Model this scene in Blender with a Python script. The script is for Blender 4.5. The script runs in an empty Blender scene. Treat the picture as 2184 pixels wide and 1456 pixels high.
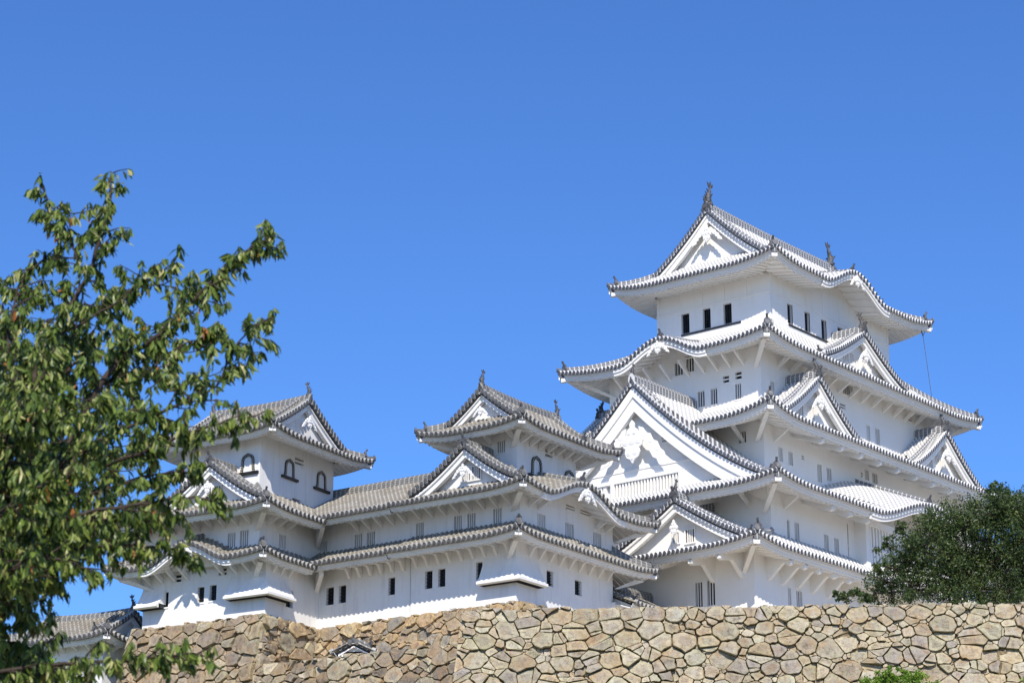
import bpy, math, random
import numpy as np
from mathutils import Vector, Matrix, noise
R = math.radians
random.seed(7)
scene = bpy.context.scene
col = scene.collection

# ------------------------------------------------------------------ camera
EYE = Vector((0, 0, 0))
YAW, PITCH = R(38.77), R(17.814)
cam = bpy.data.cameras.new('camera')
camo = bpy.data.objects.new('camera', cam); col.objects.link(camo)
cam.sensor_width = 36; cam.lens = 36*5000/2184
cam.clip_start = .5; cam.clip_end = 6000
fw = Vector((math.cos(YAW)*math.cos(PITCH), math.sin(YAW)*math.cos(PITCH), math.sin(PITCH)))
camo.rotation_euler = fw.to_track_quat('-Z', 'Y').to_euler()
cam.dof.use_dof = True; cam.dof.focus_distance = 118; cam.dof.aperture_fstop = 6.5
scene.camera = camo
RT = Vector((math.sin(YAW), -math.cos(YAW), 0)); UP = RT.cross(fw)
def at(px, py, dist):
    "point seen at pixel (px, py) of the 2184 x 1456 photograph, at horizontal distance dist"
    d = fw*5000 + RT*(px-1092) + UP*(728-py)
    return d*(dist/math.hypot(d.x, d.y))

# ------------------------------------------------------------------ sky and sun
SUN_AZ, SUN_EL = R(180+40), R(40.5)          # direction towards the sun, measured from +X
w = bpy.data.worlds.new('World'); scene.world = w; w.use_nodes = True
nt = w.node_tree; nt.nodes.clear()
sky = nt.nodes.new('ShaderNodeTexSky'); sky.sky_type = 'NISHITA'; sky.sun_disc = False
sky.sun_elevation = SUN_EL; sky.sun_rotation = R(90)-SUN_AZ
sky.air_density = 1.0; sky.dust_density = 0.3; sky.ozone_density = 3.0; sky.altitude = 50
bg = nt.nodes.new('ShaderNodeBackground'); bg.inputs[1].default_value = 0.123
wo = nt.nodes.new('ShaderNodeOutputWorld')
tint = nt.nodes.new('ShaderNodeMix'); tint.data_type = 'RGBA'; tint.blend_type = 'MULTIPLY'; tint.inputs[0].default_value = 1
tint.inputs[7].default_value = (.485, .80, 1.29, 1)      # polarised, deep blue afternoon sky
nt.links.new(sky.outputs[0], tint.inputs[6]); nt.links.new(tint.outputs[2], bg.inputs[0]); nt.links.new(bg.outputs[0], wo.inputs[0])
sl = bpy.data.lights.new('sun', 'SUN'); sl.energy = 5.0; sl.angle = R(.5); sl.color = (1, .92, .80)
so = bpy.data.objects.new('sun', sl); col.objects.link(so)
sd = Vector((math.cos(SUN_AZ)*math.cos(SUN_EL), math.sin(SUN_AZ)*math.cos(SUN_EL), math.sin(SUN_EL)))
so.rotation_euler = sd.to_track_quat('Z', 'Y').to_euler(); so.location = (0, 0, 90)
scene.view_settings.view_transform = 'Standard'; scene.view_settings.look = 'None'
scene.view_settings.exposure = 0.1; scene.view_settings.gamma = 1

# ------------------------------------------------------------------ materials
class NT:
    def __init__(s, name, rough=.8, spec=.3):
        s.m = bpy.data.materials.new(name); s.m.use_nodes = True
        s.t = s.m.node_tree; s.b = s.t.nodes['Principled BSDF']
        s.b.inputs['Roughness'].default_value = rough
        s.b.inputs['Specular IOR Level'].default_value = spec
    def n(s, k, **kw):
        x = s.t.nodes.new(k)
        for a, v in kw.items(): setattr(x, a, v)
        return x
    def l(s, a, b): s.t.links.new(a, b)
    def coord(s, o='Object'): return s.n('ShaderNodeTexCoord').outputs[o]
    def noise(s, scale, detail=4, vec=None, rough=.55):
        x = s.n('ShaderNodeTexNoise'); x.inputs['Scale'].default_value = scale
        x.inputs['Detail'].default_value = detail; x.inputs['Roughness'].default_value = rough
        s.l(vec if vec is not None else s.coord(), x.inputs['Vector']); return x.outputs['Fac']
    def ramp(s, fac, stops):
        x = s.n('ShaderNodeValToRGB'); e = x.color_ramp.elements
        while len(e) < len(stops): e.new(.5)
        for i, (p, c) in enumerate(stops):
            e[i].position = p; e[i].color = (*c, 1) if len(c) == 3 else c
        s.l(fac, x.inputs[0]); return x.outputs[0]
    def math(s, op, a, b=None, c=None):
        x = s.n('ShaderNodeMath', operation=op)
        for i, v in enumerate((a, b, c)):
            if v is None: continue
            if isinstance(v, (int, float)): x.inputs[i].default_value = v
            else: s.l(v, x.inputs[i])
        return x.outputs[0]
    def mix(s, f, a, b, mode='MIX'):
        x = s.n('ShaderNodeMix', data_type='RGBA', blend_type=mode)
        for sock, v in ((x.inputs[0], f), (x.inputs[6], a), (x.inputs[7], b)):
            if isinstance(v, (int, float)): sock.default_value = v
            elif isinstance(v, tuple): sock.default_value = (*v, 1)
            else: s.l(v, sock)
        return x.outputs[2]
    def bump(s, h, strength=.3, dist=.02):
        x = s.n('ShaderNodeBump'); x.inputs['Strength'].default_value = strength
        x.inputs['Distance'].default_value = dist; s.l(h, x.inputs['Height']); s.l(x.outputs[0], s.b.inputs['Normal'])
    def out(s, c):
        if isinstance(c, tuple): s.b.inputs['Base Color'].default_value = (*c, 1)
        else: s.l(c, s.b.inputs['Base Color'])
        return s.m

def plaster(name, c1, c2, dirt, amount):
    t = NT(name, .85, .2)
    big = t.noise(.35, 5)
    mp = t.n('ShaderNodeMapping'); mp.inputs['Scale'].default_value = (2.2, 2.2, .25); t.l(t.coord(), mp.inputs[0])
    streak = t.noise(1.3, 6, mp.outputs[0], .65)
    base = t.mix(t.ramp(big, [(.35, (0, 0, 0)), (.65, (1, 1, 1))]), c1, c2)
    f = t.ramp(streak, [(.50, (0, 0, 0)), (.74, (amount,)*3)])
    c = t.mix(f, base, dirt)
    c = t.mix(t.ramp(t.noise(1.1, 7, rough=.7), [(.52, (0, 0, 0)), (.72, (amount*.55,)*3)]), c, (.62, .60, .55))
    mp2 = t.n('ShaderNodeMapping'); mp2.inputs['Scale'].default_value = (6, 6, .3); t.l(t.coord(), mp2.inputs[0])
    c = t.mix(t.ramp(t.noise(1.6, 3, mp2.outputs[0]), [(.60, (0, 0, 0)), (.70, (amount*.22,)*3)]), c, dirt)
    t.bump(t.noise(9, 5), .18, .02)
    return t.out(c)
M = {}
M['plaster'] = plaster('white_plaster', (.84, .82, .775), (.875, .86, .82), (.60, .57, .51), .13)
M['plaster_old'] = plaster('aged_white_plaster', (.77, .77, .76), (.84, .835, .82), (.42, .415, .40), .30)

def tiles(name, rib, joint, trough, dash, wear, bare):
    "round pantiles: ribs with plastered joints and flat tiles in the troughs (UV: rib number, course number)"
    t = NT(name, .7, .3)
    sp = t.n('ShaderNodeSeparateXYZ'); t.l(t.coord('UV'), sp.inputs[0])
    fu = t.math('FRACT', sp.outputs[0]); fv = t.math('FRACT', sp.outputs[1])
    a = t.math('ABSOLUTE', t.math('SUBTRACT', fu, .5))
    isrib = t.math('LESS_THAN', a, .27)
    jt = t.math('LESS_THAN', fv, .3)
    dk = t.math('GREATER_THAN', fv, dash)
    n1 = t.noise(1.1, 5); n2 = t.noise(14, 4)
    expo = t.math('MULTIPLY', t.math('LESS_THAN', a, .15), t.math('GREATER_THAN', fv, .5))
    ribc = t.mix(t.math('MULTIPLY', expo, .75), t.mix(jt, rib, joint), bare)
    trc = t.mix(dk, joint, trough)
    c = t.mix(isrib, trc, ribc)
    wv = t.ramp(t.math('ADD', t.math('MULTIPLY', n1, .6), t.math('MULTIPLY', n2, .4)), [(.42, (0, 0, 0)), (.66, (wear[1],)*3)])
    c = t.mix(wv, c, wear[0])
    n3 = t.noise(3.1, 6, rough=.7)
    c = t.mix(t.ramp(n3, [(.55, (0, 0, 0)), (.72, (wear[1]*.7,)*3)]), c, joint)
    t.bump(n2, .25, .02)
    return t.out(c)
M['tile'] = tiles('plastered_roof_tile', (.56, .555, .54), (.76, .745, .71), (.10, .105, .12), .42, ((.42, .41, .40), .35), (.22, .23, .25))
M['tile_old'] = tiles('weathered_roof_tile', (.265, .25, .22), (.42, .40, .35), (.09, .088, .08), .35, ((.17, .145, .105), .85), (.17, .163, .15))

def simple(name, c1, c2, sc=6, rough=.7, spec=.3, bump=.2):
    t = NT(name, rough, spec)
    c = t.mix(t.ramp(t.noise(sc, 5), [(.35, (0, 0, 0)), (.65, (1, 1, 1))]), c1, c2)
    if bump: t.bump(t.noise(sc*3, 4), bump, .02)
    return t.out(c)
M['cap'] = simple('roof_tile_end', (.065, .070, .088), (.15, .157, .175), 8, .5, .4)
M['cap_old'] = simple('weathered_tile_end', (.065, .067, .075), (.14, .138, .135), 5, .6, .4)
M['cap_side'] = simple('plastered_tile_end', (.60, .60, .60), (.80, .80, .79), 6)
M['cap_side_old'] = simple('weathered_plastered_end', (.27, .27, .26), (.46, .455, .43), 6)
M['iron'] = simple('dark_clay_ornament', (.045, .047, .052), (.12, .12, .125), 7, .55, .4)
M['dark'] = simple('dark_interior', (.012, .012, .014), (.02, .02, .022), 3, .9, .1, 0)
M['black'] = simple('black_lacquer', (.012, .012, .014), (.02, .02, .02), 3, .45, .4, 0)
M['shade'] = simple('grey_shutter', (.34, .34, .34), (.42, .42, .41), 3, .9, .1, 0)
M['gold'] = simple('gilt_fitting', (.60, .54, .40), (.72, .66, .52), 9, .4, .5, 0)
def ridge_mat(name, dark, light, per=.3):
    t = NT(name, .6, .35)
    sp = t.n('ShaderNodeSeparateXYZ'); t.l(t.coord('UV'), sp.inputs[0])
    fu = t.math('FRACT', sp.outputs[0]); fv = t.math('FRACT', sp.outputs[1])
    a = t.math('MAXIMUM', t.math('LESS_THAN', fu, per), t.math('LESS_THAN', fv, .12))
    c = t.mix(a, dark, light)
    c = t.mix(t.ramp(t.noise(5, 4), [(.4, (0, 0, 0)), (.7, (.35, .35, .35))]), c, (.3, .3, .29))
    return t.out(c)
M['ridge'] = ridge_mat('plastered_ridge', (.12, .125, .14), (.70, .70, .69), .17)
M['ridge_old'] = ridge_mat('weathered_ridge', (.12, .12, .12), (.36, .35, .32), .24)

# ------------------------------------------------------------------ mesh helpers
class MB:
    def __init__(s): s.v = []; s.f = []; s.mi = []; s.uv = []
    def add(s, vs, fs, mi=0, uvs=None):
        b = len(s.v); s.v += [tuple(p) for p in vs]
        for i, f in enumerate(fs):
            s.f.append([b+k for k in f]); s.mi.append(mi)
            s.uv.append([uvs[k] for k in f] if uvs else None)
    def grid(s, rows, mi=0, uv=None, flip=False, close=False):
        n = len(rows[0]); vs = [p for r in rows for p in r]; uvs = [p for r in uv for p in r] if uv else None
        fs = []
        for i in range(len(rows)-1):
            for j in range(n if close else n-1):
                k = (j+1) % n
                q = [i*n+j, i*n+k, (i+1)*n+k, (i+1)*n+j]
                fs.append(q[::-1] if flip else q)
        s.add(vs, fs, mi, uvs)
    def hexa(s, p, mi=0):
        "8 corners: bottom ring of 4, top ring of 4"
        s.add(p, [(3, 2, 1, 0), (4, 5, 6, 7), (0, 1, 5, 4), (1, 2, 6, 5), (2, 3, 7, 6), (3, 0, 4, 7)], mi)
    def sbox(s, P, s0, s1, d0, d1, z0, z1, mi=0):
        s.hexa([P(s0, d0, z0), P(s1, d0, z0), P(s1, d1, z0), P(s0, d1, z0),
                P(s0, d0, z1), P(s1, d0, z1), P(s1, d1, z1), P(s0, d1, z1)], mi)
    def extrude(s, poly, vec, mi=0, mi_side=None):
        "polygon (list of Vectors) pushed along vec"
        n = len(poly); vec = Vector(vec); vs = [Vector(p) for p in poly]+[Vector(p)+vec for p in poly]
        s.add(vs, [list(range(n)), list(range(2*n-1, n-1, -1))], mi)
        s.add(vs, [(i, n+i, n+(i+1) % n, (i+1) % n) for i in range(n)], mi if mi_side is None else mi_side)
    def tube(s, pts, rad, n=6, mi=0, cap=True):
        pts = [Vector(p) for p in pts]; rows = []
        for i, p in enumerate(pts):
            t = (pts[min(i+1, len(pts)-1)]-pts[max(i-1, 0)]).normalized()
            a = t.orthogonal().normalized() if i == 0 else (a-t*a.dot(t)).normalized()
            b = t.cross(a); r = rad[i] if isinstance(rad, (list, tuple)) else rad
            rows.append([p+(a*math.cos(2*math.pi*k/n)+b*math.sin(2*math.pi*k/n))*r for k in range(n)])
        s.grid(rows, mi, close=True)
        if cap:
            s.add(rows[0], [list(range(n))[::-1]], mi); s.add(rows[-1], [list(range(n))], mi)
    def build(s, name, mats, parent=None, smooth=False, normals=False):
        me = bpy.data.meshes.new(name); me.from_pydata(s.v, [], s.f)
        for m in (mats if isinstance(mats, (list, tuple)) else [mats]): me.materials.append(m)
        me.polygons.foreach_set('material_index', s.mi)
        if any(u is not None for u in s.uv):
            lay = me.uv_layers.new(name='UVMap'); flat = []
            for f, u in zip(s.f, s.uv):
                for k in range(len(f)): flat += (u[k] if u is not None else (0.5, 0.5))
            lay.data.foreach_set('uv', flat)
        if normals:
            import bmesh
            bm = bmesh.new(); bm.from_mesh(me); bmesh.ops.recalc_face_normals(bm, faces=bm.faces); bm.to_mesh(me); bm.free()
        if smooth: me.polygons.foreach_set('use_smooth', [True]*len(me.polygons))
        me.update()
        o = bpy.data.objects.new(name, me); col.objects.link(o)
        if parent is not None: o.parent = parent
        return o
def tag(o, label=None, cat=None, group=None, kind=None):
    if label: o['label'] = label
    if cat: o['category'] = cat
    if group: o['group'] = group
    if kind: o['kind'] = kind
    return o
def empty(name, loc, rz=0):
    o = bpy.data.objects.new(name, None); col.objects.link(o)
    o.location = loc; o.rotation_euler = (0, 0, rz); o.empty_display_size = .5
    return o

class Side:
    "one side of a rectangle: s runs right (seen from outside), d inwards from the edge, z up"
    def __init__(s, name, ox, oy, Hx, Hy):
        s.name, s.ox, s.oy, s.Hx, s.Hy = name, ox, oy, Hx, Hy
        s.L = Hy if name in 'WE' else Hx; s.D = Hx if name in 'WE' else Hy
    def __call__(s, a, d, z):
        n = s.name
        if n == 'W': return Vector((s.ox-s.Hx+d, s.oy-a, z))
        if n == 'S': return Vector((s.ox+a, s.oy-s.Hy+d, z))
        if n == 'E': return Vector((s.ox+s.Hx-d, s.oy+a, z))
        return Vector((s.ox-a, s.oy+s.Hy-d, z))

PROF = [(-.5, 0), (-.28, .0), (-.2, .075), (0, .115), (.2, .075), (.28, 0), (.5, 0)]
def ribs(mb, P, c0, c1, pitch, l0, l1, step=.7, flip=False, zs=1.0, mi=0, vs=.34, rmin=.03):
    "ribbed tile sheet; P(c, l, h) -> point; ribs follow l; l0(c), l1(c) bound every rib"
    n = max(1, round((c1-c0)/pitch)); p = (c1-c0)/n
    for i in range(n):
        cc = c0+(i+.5)*p
        cs = [cc+a*p for a, h in PROF]; lo = [l0(c) for c in cs]; hi = [max(l1(c), l0(c)) for c in cs]
        m = max(h-a for a, h in zip(lo, hi))
        if m < rmin: continue
        k = max(1, math.ceil(m/step)); rows = []; uv = []
        for j in range(k+1):
            t = j/k
            rows.append([P(c, a+(b-a)*t, h*zs) for c, a, b, (q, h) in zip(cs, lo, hi, PROF)])
            uv.append([(i+.5+q, (a+(b-a)*t)*1.12/vs+i*.13) for a, b, (q, h) in zip(lo, hi, PROF)])
        mb.grid(rows, mi, uv, flip)
def cap_at(mb, p, out, r, ln, mi_disc=0, mi_side=1, n=8, vs=1.25):
    out = Vector(out).normalized(); a = out.orthogonal().normalized(); z = Vector((0, 0, 1))
    a = out.cross(z).normalized(); b = a.cross(out)
    r0 = [p+out*ln/2+(a*math.cos(2*math.pi*k/n)+b*vs*math.sin(2*math.pi*k/n))*r for k in range(n)]
    r1 = [q-out*ln for q in r0]
    mb.add(r0, [list(range(n))[::-1]], mi_disc)
    mb.grid([r0, r1], mi_side, close=True)
    r2 = [p+out*(ln/2+.012)+(q-p-out*ln/2)*.55 for q in r0]
    mb.add(r2, [list(range(n))[::-1]], mi_disc)
def ridge_sweep(mb, pts, w, h, mi=0, rows=3):
    "tile ridge: stacked courses with a round cap course on top"
    sec = [(-.5, -.35), (-.5, .72), (-.32, .8), (-.22, 1.0), (0, 1.1), (.22, 1.0), (.32, .8), (.5, .72), (.5, -.35)]
    pts = [Vector(p) for p in pts]; L = 0; R_ = []; U = []
    for i, p in enumerate(pts):
        if i: L += (p-pts[i-1]).length
        t = (pts[min(i+1, len(pts)-1)]-pts[max(i-1, 0)]); t.z = 0
        t.normalize(); a = Vector((t.y, -t.x, 0))
        R_.append([p+a*(x*w)+Vector((0, 0, y*h)) for x, y in sec])
        U.append([(L/.30, .5+y*rows) for x, y in sec])
    mb.grid(R_, mi, U, flip=True)
    n = len(sec); mb.add(R_[0], [list(range(n))], mi, U[0]); mb.add(R_[-1], [list(range(n))[::-1]], mi, U[-1])
def ridge_pts(a, b, n=10, sag=0):
    a, b = Vector(a), Vector(b)
    return [a.lerp(b, i/n)-Vector((0, 0, sag*math.sin(math.pi*i/n))) for i in range(n+1)]

# ------------------------------------------------------------------ ornaments
def onigawara(parent, p, out, s=1.0, name='ridge_end_tile', mat='iron'):
    "ridge end tile: shield with shoulders, round boss and a forward leaning finial"
    out = Vector(out); out.z = 0; out.normalize(); a = Vector((-out.y, out.x, 0)); z = Vector((0, 0, 1)); p = Vector(p)
    mb = MB()
    prof = [(-.30, -.12), (-.36, .02), (-.25, .10), (-.24, .28), (-.13, .42), (0, .47), (.13, .42), (.24, .28), (.25, .10), (.36, .02), (.30, -.12)]
    mb.extrude([p+a*(x*s)+z*(y*s)+out*.06*s for x, y in prof], -out*.16*s)
    inner = [p+a*(x*s*.72)+z*((y*.78+.02)*s)+out*.10*s for x, y in prof]
    mb.extrude(inner, -out*.05*s)
    mb.tube([p+z*.36*s-out*.05*s, p+z*.50*s+out*.06*s, p+z*.68*s+out*.16*s], [.075*s, .08*s, .085*s], 8)
    mb.tube([p+z*.12*s+out*.08*s, p+z*.12*s+out*.16*s], [.09*s, .09*s], 8)
    return mb.build(name, M[mat], parent, normals=True)
def shachi(parent, p, inward, s=1.0):
    "fish-shaped roof ornament: head down on the ridge, body curling up, forked tail and side fins"
    p = Vector(p); i = Vector(inward); i.z = 0; i.normalize(); z = Vector((0, 0, 1)); a = z.cross(i)
    mb = MB()
    path = [p+i*(-.02)*s, p-i*.10*s+z*.12*s, p-i*.16*s+z*.34*s, p-i*.10*s+z*.60*s, p+i*.04*s+z*.86*s, p+i*.13*s+z*1.08*s, p+i*.14*s+z*1.28*s]
    mb.tube(path, [.22*s, .26*s, .24*s, .18*s, .13*s, .09*s, .05*s], 9)
    def fin(pts, th=.05):
        mb.extrude([Vector(q) for q in pts], a*th*s)
    q = path[-2]-a*.025*s
    fin([q, q+i*.30*s+z*.20*s, q+i*.40*s+z*.48*s, q+i*.20*s+z*.34*s, q+i*.06*s+z*.62*s, q-i*.08*s+z*.36*s, q-i*.34*s+z*.50*s, q-i*.22*s+z*.18*s])
    for k, t in ((1, .30), (2, .34), (3, .30), (4, .24)):
        q = path[k]-a*.025*s-i*.12*s
        fin([q-z*.09*s, q-i*t*s+z*.16*s, q+z*.12*s])
    q = path[4]-a*.025*s+i*.08*s
    fin([q-z*.1*s, q+i*.20*s+z*.06*s, q+z*.14*s])
    for sg in (-1, 1):
        q = path[2]+a*sg*.18*s
        mb.extrude([q-z*.12*s, q+a*sg*.26*s+z*.22*s-i*.05*s, q+a*sg*.05*s+z*.2*s], i*.05*s)
    mb.tube([p-z*.15*s, p+z*.10*s], [.30*s, .24*s], 8)
    return mb.build('fish_ornament', M['iron'], parent, normals=True)
def pendant(parent, P, s0, d, z, k=1.0, wings=True, mat='plaster'):
    "carved white gable pendant (lobed drop with scrolls and side wings)"
    mb = MB(); out = (P(0, 0, 0)-P(0, 1, 0)).normalized()
    def ring(cx, cz, r, n=12, dd=0, f=1.0):
        return [P(s0+cx+r*math.cos(2*math.pi*i/n), d-dd, z+cz+f*r*math.sin(2*math.pi*i/n)) for i in range(n)]
    body = []
    half = [(0, .62), (.10, .50), (.08, .38), (.20, .30), (.22, .14), (.34, .08), (.42, -.08), (.37, -.24), (.25, -.30), (.29, -.44), (.22, -.60), (.09, -.66), (0, -.80)]
    body = [(x, y) for x, y in half]+[(-x, y) for x, y in half[-2:0:-1]]
    mb.extrude([P(s0+x*k, d, z+y*k) for x, y in body], -out*.09*k if False else out*.10)
    for cx, cz, r in ((0, -.06, .13), (-.25, -.08, .11), (.25, -.08, .11), (-.12, -.44, .10), (.12, -.44, .10), (-.10, .20, .07), (.10, .20, .07), (0, -.64, .05)):
        rr = ring(cx*k, cz*k, r*k); mb.extrude(rr, out*.125)
        rr = ring(cx*k, cz*k, r*k*.5); mb.extrude(rr, out*.14)
    if wings:
        for sg in (-1, 1):
            wv = [(.28, .22), (.46, .16), (.60, -.02), (.78, -.08), (.90, -.30), (1.08, -.38), (1.20, -.62), (1.36, -.74), (1.46, -.98), (1.22, -.90), (1.06, -.86), (1.00, -.70), (.84, -.62), (.78, -.46), (.60, -.42), (.52, -.26), (.34, -.20)]
            mb.extrude([P(s0+sg*x*k*.88, d, z+(y+.16)*k) for x, y in wv], out*.07)
            for cx, cz, r in ((.50, -.06, .10), (.80, -.32, .09), (1.1, -.64, .08)):
                mb.extrude([P(s0+sg*cx*k*.88+r*k*math.cos(t*.6), d, z+(cz+.18)*k+r*k*math.sin(t*.6)) for t in range(10)], out*.085)
    return mb.build('gable_pendant', M[mat], parent, normals=True)

# ------------------------------------------------------------------ walls and windows
def wall_with_openings(mb, P, s0, s1, z0, z1, holes, depth=.20, mi=0):
    ss = sorted({s0, s1, *[h[0] for h in holes], *[h[1] for h in holes]})
    zs = sorted({z0, z1, *[h[2] for h in holes], *[h[3] for h in holes]})
    ss = [a for a in ss if s0 <= a <= s1]; zs = [a for a in zs if z0 <= a <= z1]
    for i in range(len(ss)-1):
        for j in range(len(zs)-1):
            cs, cz = (ss[i]+ss[i+1])/2, (zs[j]+zs[j+1])/2
            if any(h[0] < cs < h[1] and h[2] < cz < h[3] for h in holes): continue
            mb.add([P(ss[i], 0, zs[j]), P(ss[i+1], 0, zs[j]), P(ss[i+1], 0, zs[j+1]), P(ss[i], 0, zs[j+1])], [(0, 1, 2, 3)], mi)
    for a, b, c, d in holes:
        f, g = [P(a, 0, c), P(b, 0, c), P(b, 0, d), P(a, 0, d)], [P(a, depth, c), P(b, depth, c), P(b, depth, d), P(a, depth, d)]
        mb.grid([g+[g[0]], f+[f[0]]], mi)
def window(parent, P, w):
    "w = (s0, s1, z0, z1, kind)"
    a, b, c, d, k = w[:5]; mb = MB()
    back = {'bars': 'dark', 'soft': 'shade', 'grille': 'dark', 'slit': 'dark', 'open': 'dark', 'kato': 'shade', 'louver': 'shade'}[k]
    mb.add([P(a-.01, .19, c-.01), P(b+.01, .19, c-.01), P(b+.01, .19, d+.01), P(a-.01, .19, d+.01)], [(0, 1, 2, 3)], 1)
    # sill and head fillets
    mb.sbox(P, a-.05, b+.05, -.03, .02, c-.09, c-.012)
    if k in ('bars', 'soft'): mb.sbox(P, a-.04, b+.04, -.02, .02, d+.012, d+.06)
    o = mb.build('window', [M[w[5] if len(w) > 5 else 'plaster'], M[back]], parent)
    g = MB(); wd = b-a
    if k in ('bars', 'soft'):
        n = w[6] if len(w) > 6 else max(1, round(wd/.17)-1)
        for i in range(n):
            x = a+wd*(i+1)/(n+1); g.sbox(P, x-.023, x+.023, .03, .09, c, d)
        g.build('bar_lattice', M[w[5] if len(w) > 5 else 'plaster'], o)
    elif k == 'grille':
        for i in range(3):
            x = a+wd*(i+1)/4; g.sbox(P, x-.018, x+.018, .12, .15, c, d)
        for i in range(4):
            x = c+(d-c)*(i+1)/5; g.sbox(P, a, b, .112, .142, x-.014, x+.014)
        g.build('iron_grille', M['black'], o)
    elif k in ('slit', 'louver'):
        x = (c+d)/2; g.sbox(P, a, b, .03, .12, x-.04, x+.04)
        g.build('louver', M['plaster'], o)
    elif k == 'open':
        for i in range(2):
            x = a+wd*(i+1)/3; g.sbox(P, x-.014, x+.014, .08, .11, c, d)
        g.build('bar_lattice', M['black'], o)
    return o
def kato_window(parent, P, sc, z0, w, h):
    "bell-shaped window: ogee head, black frame with gilt studs, closed white shutter, black sill"
    prof = [(.52, 0), (.47, .25), (.46, .5), (.44, .7), (.36, .84), (.22, .92), (.1, .95), (0, 1.0)]
    def pt(x, y, g=1.0): return (sc+x*w*g, z0+y*h)
    outer = [(x, y) for x, y in prof]+[(-x, y) for x, y in prof[-2::-1]]
    inner = [(x*.68, min(y, 1)*.85) for x, y in outer]
    mb = MB()
    n = len(outer)
    O = [P(sc+x*w, -.07, z0+y*h) for x, y in outer]; I = [P(sc+x*w, -.07, z0+y*h) for x, y in inner]
    O2 = [P(sc+x*w, .0, z0+y*h) for x, y in outer]; I2 = [P(sc+x*w, .0, z0+y*h) for x, y in inner]
    mb.grid([O, I], 0); mb.grid([O2, O], 0); mb.grid([I, I2], 0)
    mb.sbox(P, sc-.80*w, sc+.80*w, -.14, .02, z0-.13, z0)
    o = mb.build('bell_window', [M['black']], parent, normals=True)
    g = MB(); g.add([P(sc+x*w, -.006, z0+y*h) for x, y in inner], [list(range(n))[::-1]], 0)
    for i in (-1, 0, 1): g.sbox(P, sc+i*w*.2-.02, sc+i*w*.2+.02, -.035, -.012, z0+.004, z0+h*.8)
    g.build('shutter', M['plaster_old'], o, normals=True)
    s = MB()
    for i in range(n-1):
        (x0, y0), (x1, y1) = outer[i], outer[i+1]; (u0, v0), (u1, v1) = inner[i], inner[i+1]
        for t in (.25, .75) if abs(y1-y0) > .15 else (.5,):
            q = [(x0+(x1-x0)*(t+e), y0+(y1-y0)*(t+e)) for e in (-.07, .07)]+[(u0+(u1-u0)*(t+e), v0+(v1-v0)*(t+e)) for e in (.07, -.07)]
            s.extrude([P(sc+x*w, -.072, z0+y*h) for x, y in q], (P(0, 0, 0)-P(0, 1, 0))*.01)
    s.build('gilt_stud', M['gold'], o, normals=True)
    return o

# ------------------------------------------------------------------ roofs
class Style:
    def __init__(s, old):
        x = '_old' if old else ''
        s.old = old; s.tile = M['tile'+x]; s.cap = M['cap'+x]; s.cside = M['cap_side'+x]
        s.ridge = M['ridge'+x]; s.pl = 'plaster'+x; s.plaster = M[s.pl]; s.pitch = .29 if old else .275
        s.rs = .95 if old else 1.1
    def pt(s, n): return (s.pitch if n in 'WE' else .35)
NEW, OLD = Style(False), Style(True)
def bell(x, hw):
    return (.5*(1+math.cos(math.pi*x/hw)))**.85 if abs(x) < hw else 0
def smax(a, b, k=.12):
    h = max(0, min(1, .5+.5*(a-b)/k)); return b+(a-b)*h+k*h*(1-h)

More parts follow.
